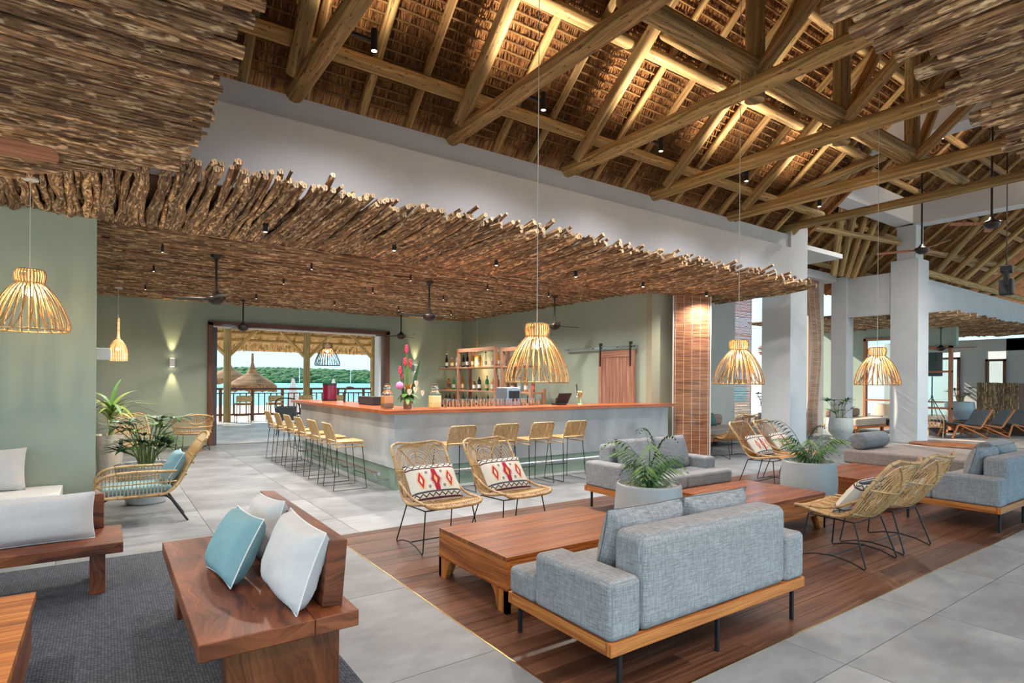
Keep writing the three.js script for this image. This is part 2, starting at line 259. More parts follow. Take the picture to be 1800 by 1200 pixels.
// ------------------------------------------------------------------ scene helpers
const names = new Map();
function numbered(n) { const k = names.get(n) ?? 0; names.set(n, k + 1); return k ? n + '_' + String(k).padStart(3, '0') : n; }
const shade = (m) => { m.castShadow = true; m.receiveShadow = true; return m; };
function part(parent, name, geo, mat, label) { const m = shade(new THREE.Mesh(Array.isArray(geo) ? merge(geo) : geo, mat)); m.name = name; if (label) m.userData.label = label; parent.add(m); return m; }
function thing(name, label, category, pos = [0, 0, 0], turn = 0, group) { const o = new THREE.Group(); o.name = numbered(name); o.userData = { label, category }; if (group) o.userData.group = group; o.position.set(...pos); o.rotation.y = turn; scene.add(o); return o; }
function solo(name, geo, mat, label, category, pos = [0, 0, 0], turn = 0, group) { const m = shade(new THREE.Mesh(Array.isArray(geo) ? merge(geo) : geo, mat)); m.name = numbered(name); m.userData = { label, category }; if (group) m.userData.group = group; m.position.set(...pos); m.rotation.y = turn; scene.add(m); return m; }
function struct(name, geo, mat, label, category = 'wall') { const m = geo ? shade(new THREE.Mesh(Array.isArray(geo) ? merge(geo) : geo, mat)) : new THREE.Group(); m.name = numbered(name); m.userData = { kind: 'structure', label, category }; scene.add(m); return m; }
function dup(root, label, pos, turn = 0, group) { const r = root.clone(); r.name = numbered(root.name.replace(/_\d\d\d$/, '')); r.userData = { ...root.userData, label }; if (group) r.userData.group = group; r.position.set(...pos); r.rotation.set(0, turn, 0); scene.add(r); return r; }
function lamp(x, y, z, cd, color = 0xffd7a0, radius = 1.5) { const l = new THREE.PointLight(color, cd, 0, 2); l.position.set(x, y, z); l.castShadow = true; l.shadow.radius = radius; return l; }
function spot(x, y, z, tx, ty, tz, cd, angle, color = 0xffd9a8, pen = 0.8) { const l = new THREE.SpotLight(color, cd, 0, angle, pen, 2); l.position.set(x, y, z); l.target.position.set(tx, ty, tz); l.castShadow = true; l.shadow.radius = 2; scene.add(l, l.target); return l; }
const ORD = ['first', 'second', 'third', 'fourth', 'fifth', 'sixth', 'seventh', 'eighth', 'ninth', 'tenth', 'eleventh', 'twelfth', 'thirteenth', 'fourteenth', 'fifteenth', 'sixteenth', 'seventeenth', 'eighteenth', 'nineteenth', 'twentieth', 'twenty-first', 'twenty-second', 'twenty-third', 'twenty-fourth', 'twenty-fifth', 'twenty-sixth', 'twenty-seventh', 'twenty-eighth'];
// ================================================================== THE SETTING
// ---- floor: grey porcelain tiles with recessed joints, an inset of dark deck boards
const WOOD = [1.8, -5.53, 10.2, -1.85];                              // x0 z0 x1 z1
{
  const f = struct('floor', [bx(-6, -0.12, -14.95, 30, -0.012, 5.5)], M.grout, 'grey tiled floor of the open pavilion', 'floor');
  const X0 = 0.87 - 1.19 * 3, Z0 = -1.5 - 1.19 * 11, cache = new Map();
  const put = (x0, z0, x1, z1) => {
    const g = 0.0025; x0 += g; z0 += g; x1 -= g; z1 -= g; if (x1 - x0 < 0.03 || z1 - z0 < 0.03) return;
    const k = Math.floor(rnd() * 4), key = [(x1 - x0).toFixed(3), (z1 - z0).toFixed(3), k].join();
    if (!cache.has(key)) cache.set(key, bx(-(x1 - x0) / 2, -0.012, -(z1 - z0) / 2, (x1 - x0) / 2, 0, (z1 - z0) / 2, 0));
    const m = part(f, 'tile', cache.get(key), M.tile[k]); m.position.set((x0 + x1) / 2, 0, (z0 + z1) / 2);
  };
  for (let i = 0; i < 13; i++) for (let j = 0; j < 13; j++) {
    const x0 = X0 + i * 1.19, x1 = x0 + 1.19, z0 = Math.max(Z0 + j * 1.19, -14.7), z1 = Z0 + (j + 1) * 1.19;
    if (x1 <= WOOD[0] || x0 >= WOOD[2] || z1 <= WOOD[1] || z0 >= WOOD[3]) { put(x0, z0, x1, z1); continue; }
    if (x0 < WOOD[0]) put(x0, z0, WOOD[0], z1);
    if (x1 > WOOD[2]) put(WOOD[2], z0, x1, z1);
    const a = Math.max(x0, WOOD[0]), b = Math.min(x1, WOOD[2]);
    if (z0 < WOOD[1]) put(a, z0, b, WOOD[1]);
    if (z1 > WOOD[3]) put(a, WOOD[3], b, z1);
  }
  const far = part(f, 'tile_field', [bx(X0 + 13 * 1.19, -0.012, -14.7, 30, 0, 5.5), bx(-6, -0.012, -14.7, X0, 0, 5.5), bx(X0, -0.012, Z0 + 13 * 1.19, X0 + 13 * 1.19, 0, 5.5)], M.tile[1]); far.userData.kind = 'stuff';
  const w = struct('floor', [bx(WOOD[0], -0.1, WOOD[1], WOOD[2], -0.011, WOOD[3])], M.backing, 'dark polished timber deck inset in the grey tiles', 'floor');
  part(w, 'edge_strip', [bx(WOOD[0] - 0.004, -0.05, WOOD[1], WOOD[0] + 0.006, 0.002, WOOD[3]), bx(WOOD[0], -0.05, WOOD[3] - 0.006, WOOD[2], 0.002, WOOD[3] + 0.004)], M.brass);
  const variants = [];
  for (let k = 0; k < 6; k++) variants.push(rbx(0, -0.011, 0, 1, 0.001, 0.1215, 0.002, 0, 1));
  const rows = Math.round((WOOD[3] - WOOD[1]) / 0.1227), pw = (WOOD[3] - WOOD[1]) / rows;
  for (let r = 0; r < rows; r++) {
    let x = WOOD[0]; const z = WOOD[1] + r * pw;
    while (x < WOOD[2] - 0.05) { let L = x === WOOD[0] ? rr(0.7, 2.6) : rr(1.9, 3.0); if (x + L > WOOD[2] - 0.5) L = WOOD[2] - x; const key = Math.floor(rnd() * 4);
      const m = part(w, 'deck_board', bx(0, -0.011, 0, L - 0.002, 0.001, pw - 0.003, 0), M.deck[key]); m.position.set(x, rr(-0.0006, 0.0006), z); x += L; }
  }
}
solo('rug', [rbx(-3.2, 0.001, -5.85, 1.05, 0.014, -1.2, 0.005, 0)], M.rug, 'dark grey woven rug under the wooden benches', 'rug');

// ---- walls
struct('wall_left', [bx(-5, 0, -7.86, -0.08, 3.28, -7.6, 0)], M.green, 'sage green wall at the left beside the rattan armchair');
{
  const w = struct('wall_back', [bx(-5, 0, -14.95, 1.95, 3.5, -14.7, 0), bx(6.2, 0, -14.95, 8.75, 3.5, -14.7, 0), bx(1.95, 2.78, -14.95, 6.2, 3.5, -14.7, 0)], M.green, 'sage green back wall with the wide opening to the terrace');
}
struct('wall_side', [bx(-5.2, 0, -14.95, -5, 3.5, -7.6, 2)], M.green, 'sage green side wall of the corner behind the left wall');
struct('wall_right', [bx(8.52, 0, -14.7, 8.75, 3.5, -7.64, 2)], M.green, 'sage green wall behind the bar carrying the sliding door');
struct('wall_end', [bx(8.52, 0, -7.64, 9.65, 3.28, -7.5, 0)], std({ map: T.plaster, color: lin(0.36, 0.34, 0.24), roughness: 0.85 }), 'olive end wall between the bar and the bamboo blind');
struct('wall_recess', [bx(9.45, 0, -9.4, 9.65, 3.5, -7.64, 2), bx(9.65, 0, -9.6, 14.0, 4.4, -9.4, 0)], M.greyWall, 'pale grey wall of the recess behind the bamboo blind');
{ // hall wall above the stick ceiling, with the set back strip on top
  struct('wall_hall', [bx(0.3, 3.36, -6.35, 11.0, 4.16, -6.15, 0)], M.white, 'long white wall above the stick ceiling of the bar');
  struct('trim_1', [bx(-0.4, 3.36, -6.6, 11.3, 4.5, -6.36, 0)], M.white, 'set back white ledge that carries the roof rafters', 'trim');
  struct('wall_near', [bx(-0.4, 3.4, -0.66, 11.3, 4.5, -0.5, 0)], M.white, 'white wall above the near stick ceiling');
  struct('wall_west', [bx(-0.4, 3.4, -6.36, -0.2, 4.5, -0.5, 2)], M.white, 'white wall above the left stick ceiling');
}
function pillar(label, geos) { return struct('wall_pillar', geos, M.white, label, 'pillar'); }
pillar('white square pillar at the end of the long white wall', [bx(11.25, 0, -6.92, 11.88, 4.8, -6.3, 1), bx(11.3, 4.8, -6.8, 11.72, 5.7, -6.38, 1)]);
pillar('broad white pillar striped by sunlight beside the hanging rattan lamp', [bx(17, 0, -6.79, 17.66, 4.73, -6.15, 1), bx(17.08, 4.73, -6.68, 17.55, 5.62, -6.24, 1)]);
pillar('white pillar behind the white planter by the tall blind', [bx(17, 0, -8.32, 17.4, 4.5, -7.9, 1)]);
struct('trim_2', [bx(11.3, 5.66, -6.75, 17.5, 6.22, -6.3, 0)], M.white, 'white concrete roof beam running between two pillars', 'beam');
struct('trim_3', [bx(17.05, 5.62, -6.3, 17.5, 6.22, 1.5, 2)], M.white, 'white concrete roof beam at the far right pillar', 'beam');
struct('trim_4', [bx(11.3, 5.75, -6.3, 11.75, 6.25, 1.5, 2)], M.white, 'white concrete roof beam above the end of the trusses', 'beam');
struct('wall_lounge', [bx(17.05, 3.36, -7.9, 17.25, 4.45, -6.79, 2)], M.white, 'short white fascia wall above the far daybed');
struct('wall_stage', [bx(17.66, 3.36, -6.45, 27, 4.14, -6.2, 0), bx(17.66, 4.14, -6.6, 27, 4.36, -6.4, 0)], M.white, 'long white fascia wall above the stage at the right');
struct('wall_far', [bx(21.5, 0, -11, 21.7, 3.6, -9.4, 2), bx(21.5, 3.05, -9.4, 21.7, 3.6, -8.3, 2), bx(21.5, 0, -8.45, 21.7, 3.6, -7.62, 2), bx(21.5, 2.7, -7.62, 21.7, 3.6, -6.75, 2)], M.green, 'sage green far wall with tall timber windows');
struct('wall_east', [bx(27, 0, -11, 27.25, 3.2, -9.6, 2), bx(27, 2.75, -9.6, 27.25, 3.2, -4.0, 2), bx(27, 0, -8.35, 27.25, 2.75, -7.55, 2), bx(27, 0, -6.95, 27.25, 3.2, -4, 2)], M.greyWall, 'pale grey wall behind the stage with bright windows');
struct('wall_beige', [bx(16.2, 0, -8.75, 17.05, 4.45, -8.55, 0)], std({ map: T.plaster, color: lin(0.66, 0.6, 0.53), roughness: 0.9 }), 'beige rendered wall beside the tall blind');

struct('ceiling_slab', [bx(-5.2, 3.5, -15.0, 9.65, 3.7, -6.55, 0)], M.white, 'concrete roof slab above the bar ceiling', 'ceiling');
struct('ceiling_sun_block', [bx(9.6, 4.4, -9.6, 14.0, 4.5, -6.6, 0)], M.white, 'flat white ceiling added over the recess to block the sun', 'ceiling');  // added over the recess to keep the sun off the end pillar
struct('trim_5', [bx(13.9, 0, -9.2, 15.2, 0.35, -8.5, 0)], M.white, 'low white ledge with a plant in the bright gap', 'ledge');
struct('trim_6', [bx(13.2, 4.2, -9.6, 17.2, 4.6, -9.4, 0), bx(15.4, 4.38, -8.75, 17.05, 4.6, -8.2, 0)], M.white, 'white lintel over the openings behind the end pillar', 'lintel');
// ---- terrace door frame in the back wall
{
  const d = struct('door_1', [rbx(1.9, 0, -15.0, 2.0, 2.8, -14.62, 0.006, 1), rbx(6.15, 0, -15.0, 6.26, 2.8, -14.62, 0.006, 1), rbx(1.9, 2.72, -15.0, 6.26, 2.82, -14.62, 0.006, 0)], M.frameWood, 'reddish timber frame of the wide terrace opening', 'door frame');
  part(d, 'door_track', [bx(2.0, 2.69, -14.9, 6.15, 2.72, -14.72)], M.whitePaint);
  part(d, 'folded_door', [bx(2.0, 0, -15.02, 2.1, 2.68, -14.75, 1)], std({ color: lin(0.1, 0.085, 0.09), roughness: 0.4 }));
  part(d, 'door_leaf', [bx(5.98, 0, -14.99, 6.04, 2.68, -14.7, 1)], M.whitePaint);
}
// ---- far windows
function windowFrame(n, label, X, z0, z1, y0, y1, mids, mat) {
  const w = struct('window_' + n, null, null, label, 'window');
  part(w, 'window_frame', [bx(X - 0.06, y0, z0, X + 0.1, y1, z0 + 0.08), bx(X - 0.06, y0, z1 - 0.08, X + 0.1, y1, z1), bx(X - 0.06, y1 - 0.08, z0, X + 0.1, y1, z1), bx(X - 0.06, y0, z0, X + 0.1, y0 + 0.08, z1)], mat);
  for (const y of mids) part(w, 'transom', [bx(X - 0.05, y - 0.03, z0, X + 0.08, y + 0.03, z1)], mat);
  const ys = [y0, ...mids, y1]; for (let i = 0; i + 1 < ys.length; i++) part(w, 'pane', [bx(X + 0.01, ys[i] + 0.02, z0 + 0.05, X + 0.02, ys[i + 1] - 0.02, z1 - 0.05)], M.pane);
  return w;
}
windowFrame(1, 'timber framed window behind the far daybed and hanging lamp', 21.5, -9.4, -8.45, 0, 3.05, [0.95, 2.3], M.orangeWood);
windowFrame(2, 'tall timber window behind the black loudspeaker', 21.5, -7.62, -6.85, 0, 2.7, [0.75, 1.9], M.orangeWood);
windowFrame(3, 'dark framed window above the grey planter on the stage', 27, -9.6, -8.35, 0, 2.55, [0.8], M.frameWood);
windowFrame(4, 'narrow red framed window above the stick clad box', 27, -7.55, -6.95, 0, 2.45, [], M.frameWood);

struct('wall_backdrop', [bx(31, -1, -20, 31.3, 3.4, 3, 2)], M.white, 'added white wall outside that brightens the stage windows', 'wall');  // added backdrop, gives the stage windows a bright white view
// ---- stick ceilings
function stickGeo(a, b, r, wob, rad = 6, n = 6, curl = 0) {
  const A = vv(a), B = vv(b), d = B.clone().sub(A), L = d.length(), side = V(d.z, 0, -d.x).normalize(), pts = [], p1 = rr(0, 9), p2 = rr(0, 9);
  for (let i = 0; i <= n; i++) { const t = i / n, p = A.clone().addScaledVector(d, t); p.addScaledVector(side, wob * Math.sin(p1 + t * L * 4.2) + wob * 0.6 * Math.sin(p2 + t * L * 9)); p.y += wob * 0.7 * Math.sin(p2 + t * L * 5) + curl * Math.pow(Math.max(0, t - 0.6) / 0.4, 2); pts.push(p); }
  return tube(pts, (t) => r * (1.1 - 0.25 * t + 0.1 * Math.sin(t * 11 + p1)), rad, { u0: rr(0, 5), v0: rr(0, 2) });
}
function stickCeiling(name, label, specs, backing) {              // specs: {a, b, r, wob, curl}, the ones that show largest first
  const c = struct(name, null, null, label, 'ceiling');
  if (backing) part(c, 'backing_board', backing, M.backing);
  const rest = [];
  specs.forEach((s, i) => {
    const g = stickGeo(s.a, s.b, s.r, s.wob ?? 0.012, i < 280 ? 7 : 5, i < 280 ? 8 : 5, s.curl ?? 0);
    if (i < 280 && !s.fine) part(c, 'stick', g, M.stick[Math.floor(rnd() * 5)]);
    else { const k = rr(0.75, 1.6), q = rr(0.9, 1.05); rest.push(tint(g, [k * 1.02, k * 0.97 * q, k * 0.9 * q])); }
  });
  if (rest.length) { const m = part(c, 'stick_layer', rest, M.stickV); m.userData.kind = 'stuff'; }
  return c;
}
{ // flat ceiling over the bar: sticks laid side to side
  const sp = [];
  for (let z = -14.68; z < -7.55; z += 0.052) for (let x = -1.2 - rr(0, 1.5); x < 8.5;) { const L = rr(1.4, 2.8); sp.push({ a: [Math.max(x, -4.9), 3.26 + rr(-0.02, 0.012), z + rr(-0.02, 0.02)], b: [Math.min(x + L, 8.6), 3.26 + rr(-0.02, 0.012), z + rr(-0.05, 0.05)], r: rr(0.016, 0.03), wob: 0.012, fine: true }); x += L * 0.9; }
  stickCeiling('ceiling_bar', 'low ceiling of dark sticks over the bar', sp, [bx(-5, 3.29, -14.8, 9.2, 3.33, -7.5)]);
}
{ // band along the hall edge, sticks pointing into the hall; ragged tips
  const sp = [];
  for (let x = -2.0; x < 10.8; x += 0.0455) {
    const mit = Math.max(-7.55, -5.55 + Math.min(0, (x - 0.52)) * 0.95);      // mitre joint at the left corner
    const z1 = x < 0.5 ? mit : -5.6 + rr(-0.12, 0.16), up = x < 0.5 ? 0 : rr(0, 0.09) + (rnd() < 0.12 ? 0.1 : 0);
    const sl = rr(-0.06, 0.10);
    if (z1 > -7.5) sp.push({ a: [x, 3.225 + rr(-0.015, 0.02), -7.66], b: [x + sl, 3.275 + rr(-0.012, 0.03), z1], r: rr(0.022, 0.04), wob: 0.012, curl: up });
  }
  for (let x = -1.9; x < 0.5; x += 0.07) { const z1 = -5.55 + (x - 0.52) * 0.95; if (z1 > -7.3) sp.push({ a: [x, 3.31, -7.6], b: [x + rr(-0.06, 0.06), 3.31, z1], r: rr(0.022, 0.034), wob: 0.012, fine: true }); }
  for (let x = 0.5; x < 10.8; x += 0.07) sp.push({ a: [x, 3.29, -7.3], b: [x + rr(-0.1, 0.14), 3.33 + rr(0, 0.03), -5.6 + rr(-0.35, 0.06)], r: rr(0.018, 0.034), wob: 0.018, curl: rr(0, 0.12), fine: true });
  stickCeiling('ceiling_edge', 'ragged band of gnarled sticks along the hall side of the bar ceiling', sp, [bx(-1.9, 3.35, -7.7, 10.75, 3.37, -6.2)]);
}
{ // ceiling at the left, sticks running along the hall edge direction
  const sp = [];
  for (let z = -6.85; z < 1.6; z += 0.064) {
    const x0 = Math.min(0.5, z < -5.55 ? 0.52 + (z + 5.55) / 0.95 : 9);
    const x1 = (z < -5.5 ? x0 : 0.52 + rr(-0.08, 0.10));
    sp.push({ a: [-3.6, 3.29 + rr(-0.015, 0.02), z + rr(-0.06, 0.06)], b: [x1, 3.29 + rr(-0.02, 0.02), z + rr(-0.03, 0.03)], r: rr(0.022, 0.055), wob: 0.012 });
  }
  sp.sort((p, q) => Math.hypot(p.b[0], p.b[2] + 2.5) - Math.hypot(q.b[0], q.b[2] + 2.5));
  for (let z = -6.6; z < 1.6; z += 0.10) { const x1 = z < -5.5 ? 0.52 + (z + 5.55) / 0.95 : 0.36 + rr(-0.2, 0.1); sp.push({ a: [-3.6, 3.345, z], b: [x1, 3.345, z + rr(-0.06, 0.06)], r: rr(0.02, 0.036), wob: 0.02, fine: true }); }
  stickCeiling('ceiling_left', 'stick ceiling overhead at the left with a ragged edge', sp, [bx(-5, 3.4, -6.0, -0.25, 3.42, 3)]);
}
{ // ceiling at the upper right, sticks running towards the hall
  const sp = [];
  for (let x = 0.6; x < 5.75; x += 0.08) sp.push({ a: [x + rr(-0.1, 0.1), 3.29 + rr(-0.015, 0.02), 1.6], b: [x, 3.29 + rr(-0.02, 0.02), -1.35 + rr(-0.12, 0.14)], r: rr(0.026, 0.06), wob: 0.012 });
  for (let x = 0.6; x < 5.75; x += 0.10) sp.push({ a: [x, 3.345, 1.6], b: [x + rr(-0.06, 0.06), 3.345, -1.1 + rr(-0.2, 0.1)], r: rr(0.02, 0.036), wob: 0.02, fine: true });
  stickCeiling('ceiling_near', 'stick ceiling overhead at the upper right with ragged ends', sp, [bx(0.3, 3.4, -0.7, 11.3, 3.42, 3)]);
}
{ // low stick ceilings of the far lounge and of the stage
  const sp = [];
  for (let z = -10.9; z < -6.85; z += 0.075) sp.push({ a: [17.2, 3.38 + rr(-0.02, 0.02), z], b: [21.5, 3.38 + rr(-0.02, 0.02), z + rr(-0.1, 0.1)], r: rr(0.02, 0.04), fine: true });
  stickCeiling('ceiling_lounge', 'dark stick ceiling over the far daybed', sp, [bx(17.1, 3.42, -11, 21.6, 3.46, -6.7)]);
  const s2 = [];
  for (let x = 17.8; x < 27; x += 0.07) s2.push({ a: [x, 3.3 + rr(-0.02, 0.02), -7.2], b: [x + rr(-0.3, 0.3), 3.34 + rr(-0.02, 0.05), -5.6 + rr(-0.2, 0.15)], r: rr(0.02, 0.04), fine: true });
  for (let z = -11; z < -7.1; z += 0.075) s2.push({ a: [21.6, 3.34, z], b: [27, 3.34 + rr(-0.02, 0.02), z + rr(-0.1, 0.1)], r: rr(0.02, 0.04), fine: true });
  stickCeiling('ceiling_stage', 'stick ceiling over the stage at the far right', s2, [bx(17.7, 3.4, -7.6, 21.6, 3.43, -6.3), bx(21.6, 3.4, -10.5, 27.2, 3.43, -6.3)]);
}

// ---- thatched roof on log trusses
{
  const SL = 0.84, TH = Math.atan(SL), EZ = -6.39, EY = 4.66, RZ = -3.5, RY = EY + SL * (RZ - EZ);
  const onN = (x, s, off = 0) => [x, EY + s * Math.sin(TH) - off * Math.cos(TH), EZ + s * Math.cos(TH) + off * Math.sin(TH)];   // s metres up the slope, off metres below the thatch
  const S = (RZ - EZ) / Math.cos(TH);
  const roof = struct('ceiling_roof', null, null, 'open thatched roof on round log rafters and trusses above the hall', 'roof');
  const slab = (x0, x1, z0, y0, z1, y1) => { const g = new THREE.BufferGeometry(), t = 0.25; const P = [[x0, y0, z0], [x1, y0, z0], [x1, y1, z1], [x0, y1, z1]], Q = P.map(([x, y, z]) => [x, y + t, z]); const q = (a, b, c, d) => [...a, ...b, ...c, ...a, ...c, ...d]; const pos = [...q(P[0], P[1], P[2], P[3]), ...q(Q[3], Q[2], Q[1], Q[0]), ...q(P[0], Q[0], Q[1], P[1]), ...q(P[2], Q[2], Q[3], P[3]), ...q(P[1], Q[1], Q[2], P[2]), ...q(P[3], Q[3], Q[0], P[0])]; g.setAttribute('position', new THREE.BufferAttribute(new Float32Array(pos), 3)); g.computeVertexNormals(); const uv = []; for (let i = 0; i < pos.length; i += 3) uv.push(pos[i + 1] * 1.5, pos[i]); g.setAttribute('uv', new THREE.BufferAttribute(new Float32Array(uv), 2)); return g; };
  const o = 0.09, oy = o / Math.cos(TH);
  part(roof, 'thatch', [slab(-0.6, 12.2, EZ - 0.7, EY - 0.7 * SL + oy, RZ, RY + oy), slab(-0.6, 12.2, -0.0, EY - 0.7 * SL + oy, RZ, RY + oy), bx(-0.75, 4.4, -6.5, -0.55, 7.1, -0.4)], M.thatchBase);
  // straw courses seen between the battens
  const straws = [], rows = Math.floor(S / 0.105);
  for (let r = 0; r <= rows; r++) for (let x = 0.2; x < 11.5; x += 0.024) {
    if (r > 20 && rnd() < 0.4) continue;
    const s0 = r * 0.105 + rr(-0.02, 0.0), L = rr(0.11, 0.17), k = rr(0.55, 1.25), w = rr(0.008, 0.017);
    const a = onN(x + rr(-0.012, 0.012), s0 + L, -0.055), b = onN(x + rr(-0.02, 0.02), s0, 0.004 + rr(-0.01, 0.012));
    const g = new THREE.BufferGeometry(); const n = [0, -Math.cos(TH), Math.sin(TH)];
    const p = [a[0] - w / 2, a[1], a[2], a[0] + w / 2, a[1], a[2], b[0] + w / 2, b[1], b[2], b[0] - w / 2, b[1], b[2]], m = [b[0], b[1] + n[1] * 0.006, b[2] + n[2] * 0.006];
    g.setAttribute('position', new THREE.BufferAttribute(new Float32Array([p[0], p[1], p[2], p[3], p[4], p[5], ...m, p[0], p[1], p[2], ...m, p[9], p[10], p[11], p[3], p[4], p[5], p[6], p[7], p[8], ...m]), 3));
    g.setAttribute('uv', new THREE.BufferAttribute(new Float32Array([0, x, 0, x, L, x, 0, x, L, x, L, x, 0, x, L, x, L, x]), 2)); g.computeVertexNormals();
    straws.push(tint(g, [k * 0.95, k * rr(0.9, 1), k * rr(0.85, 1.02)]));
  }
  part(roof, 'straw', straws, M.thatch).userData.kind = 'stuff';
  const log = (name, a, b, r, k) => { const A = vv(a), B = vv(b), n = 5, pts = [], p = rr(0, 6); for (let i = 0; i <= n; i++) { const q = A.clone().lerp(B, i / n); q.y += 0.006 * Math.sin(p + i * 1.7); pts.push(q); } return part(roof, name, tube(pts, (t) => r * (1.05 - 0.1 * t), 12, { u0: rr(0, 9), v0: rr(0, 3) }), M.log[k ?? Math.floor(rnd() * 4)]); };
  for (let r = 0; r <= rows; r++) { const y = r * 0.105 + 0.015; part(roof, 'batten', tube([onN(-0.4, y, 0.018), onN(4, y + 0.008, 0.02), onN(8, y - 0.006, 0.018), onN(11.6, y, 0.018)], 0.012, 5, { u0: rr(0, 5) }), M.batten); }
  const TX = [1.63, 3.53, 5.41, 7.25, 9.3];
  for (let x = 0.55; x < 11.6; x += 0.605) { if (TX.some((t) => Math.abs(t - x) < 0.12)) continue; log('rafter', onN(x + rr(-0.03, 0.03), -0.2, 0.075), onN(x + rr(-0.03, 0.03), S, 0.075), rr(0.044, 0.056)); }
  for (const s of [0.5, 1.72, 2.95]) log('purlin', onN(-0.4, s, 0.2), onN(11.6, s, 0.2), 0.078, s < 1 ? 2 : 0);
  for (const x of TX) {
    log('main_rafter', onN(x - 0.09, 0.22, 0.3), onN(x - 0.09, S, 0.3), 0.085, 0);
    log('south_rafter', [x - 0.09, EY - 0.2, -0.55], [x - 0.09, RY - 0.35, RZ], 0.08);
    log('tie_beam', [x, 4.53, -6.38], [x, 4.53, -0.5], 0.092, x < 4 ? 3 : 2);
    if (x > 5) { log('king_post', [x + 0.12, 4.45, RZ], [x + 0.12, RY - 0.2, RZ], 0.095, 1);
      log('strut', [x + 0.12, 4.72, RZ + 0.05], [x + 0.12, 5.65, RZ + 1.15], 0.07); log('strut', [x + 0.12, 4.72, RZ - 0.05], [x + 0.12, 5.72, RZ - 1.2], 0.075, 1); log('strut', [x + 0.16, 4.66, RZ], [x + 1.0, 5.9, RZ + 0.05], 0.07); }
  }
  log('ridge_runner', [3.6, 4.78, RZ], [11.4, 4.78, RZ], 0.095, 0);
  log('ridge_log', [-0.4, RY - 0.2, RZ], [11.6, RY - 0.2, RZ], 0.09);
  log('hip_log', [9.4, 4.52, -6.35], [11.45, 5.6, -4.7], 0.085, 1);
  log('hip_log', [11.35, 4.55, -6.35], [11.35, 6.4, -4.2], 0.08);
  log('tie_beam', [11.2, 4.62, -6.5], [11.2, 4.62, -0.5], 0.08, 1);

  // far roof over the lounge
  const r2 = struct('ceiling_roof', null, null, 'second thatched roof with fanning logs above the far lounge', 'roof');
  const e2 = (x, s, off = 0) => [x, 4.45 + s * Math.sin(TH) - off * Math.cos(TH), -9.0 + s * Math.cos(TH) + off * Math.sin(TH)];
  part(r2, 'thatch', [slab(11.9, 48, -9.3, 4.45 - 0.3 * SL + oy, -3.4, 4.45 + 5.6 * SL + oy), slab(11.9, 48, 1.8, 4.45 + 0.4 * SL + oy, -3.4, 4.45 + 5.6 * SL + oy)], M.thatchBase);
  { const sh = new THREE.Shape([[7.09, 4.07], [3.5, 7.09], [0, 4.15], [0, 6.3], [3.4, 9.2], [7.09, 6.1]].map(([a, b]) => new THREE.Vector2(a, b))); const gp = clean(new THREE.ExtrudeGeometry(sh, { depth: 0.1, bevelEnabled: false })); gp.rotateY(PI / 2); gp.translate(12.1, 0, 0); part(r2, 'gable_thatch', uvBox(gp, 1), M.thatchBase); }
  const st2 = [];
  for (let r = 0; r <= 52; r++) for (let x = 12.05; x < 27; x += 0.06) { const s0 = r * 0.13, k = rr(0.6, 1.3), a = e2(x, s0 + 0.17, -0.05), b = e2(x + rr(-0.03, 0.03), s0, 0.01), w = 0.03; const g = new THREE.BufferGeometry(); g.setAttribute('position', new THREE.BufferAttribute(new Float32Array([a[0] - w, a[1], a[2], a[0] + w, a[1], a[2], b[0], b[1], b[2]]), 3)); g.setAttribute('uv', new THREE.BufferAttribute(new Float32Array([0, x, 0, x + 0.05, 0.2, x]), 2)); g.computeVertexNormals(); st2.push(tint(g, [k, k * 0.93, k * 0.85])); }
  part(r2, 'straw', st2, M.thatch).userData.kind = 'stuff';
  const log2 = (name, a, b, r, k) => part(r2, name, tube([a, b], r, 10, { u0: rr(0, 9), v0: rr(0, 3) }), M.log[k ?? Math.floor(rnd() * 4)]);
  for (let s = 0.1; s < 7; s += 0.26) part(r2, 'batten', bar(e2(11.9, s, 0.02), e2(27, s, 0.02), 0.014, 5), M.batten);
  for (let x = 12.2; x < 27; x += 0.75) log2('rafter', e2(x, -0.2, 0.09), e2(x + rr(-0.05, 0.05), 7.1, 0.09), 0.055);
  for (const s of [0.8, 2.1, 3.4, 4.7]) log2('purlin', e2(11.9, s, 0.2), e2(27, s, 0.2), 0.075);
  for (const [dx, top] of [[-2.6, 6.0], [-1.9, 6.2], [-1.2, 6.3], [-0.5, 6.35], [0.3, 6.4], [1.3, 6.4], [2.6, 6.3], [3.8, 6.2], [5.2, 6.2], [6.6, 6.1], [8, 6.1]]) dx < 0.4 ? log2('fan_log', [17.15 + dx * 0.5, 4.42, -7.7], [17.15 + dx, top - 0.1, -6.85], 0.085) : log2('fan_log', [17.8 + dx * 0.75, 4.36, -6.55], [18.6 + dx, top + 0.2, -5.2], 0.085);
  log2('wall_plate', [12, 4.55, -8.7], [17.2, 4.55, -8.7], 0.09, 2); log2('wall_plate', [17.6, 4.48, -6.3], [27, 4.5, -6.3], 0.09, 2);
  log2('collar', [17.3, 5.15, -6.7], [27, 5.3, -5.6], 0.085, 0); log2('collar', [13.5, 5.2, -7.2], [17, 5.2, -6.6], 0.07);
  log2('tie_beam', [13.8, 6.7, -5.6], [13.8, 6.7, 1], 0.08, 2); log2('tie_beam', [14.6, 6.3, -6.0], [14.6, 6.3, 1], 0.08, 2); log2('tie_beam', [15.6, 6.6, -6.0], [15.6, 6.6, 1], 0.09, 3);
  for (let i = 0; i < 4; i++) log2('hanging_log', [11.9 + i * 0.25, 5.1 - (i % 2) * 0.3, -2.8 + i * 0.04], [11.9 + i * 0.25, 6.6, -2.8 + i * 0.04], 0.1, 0);
}
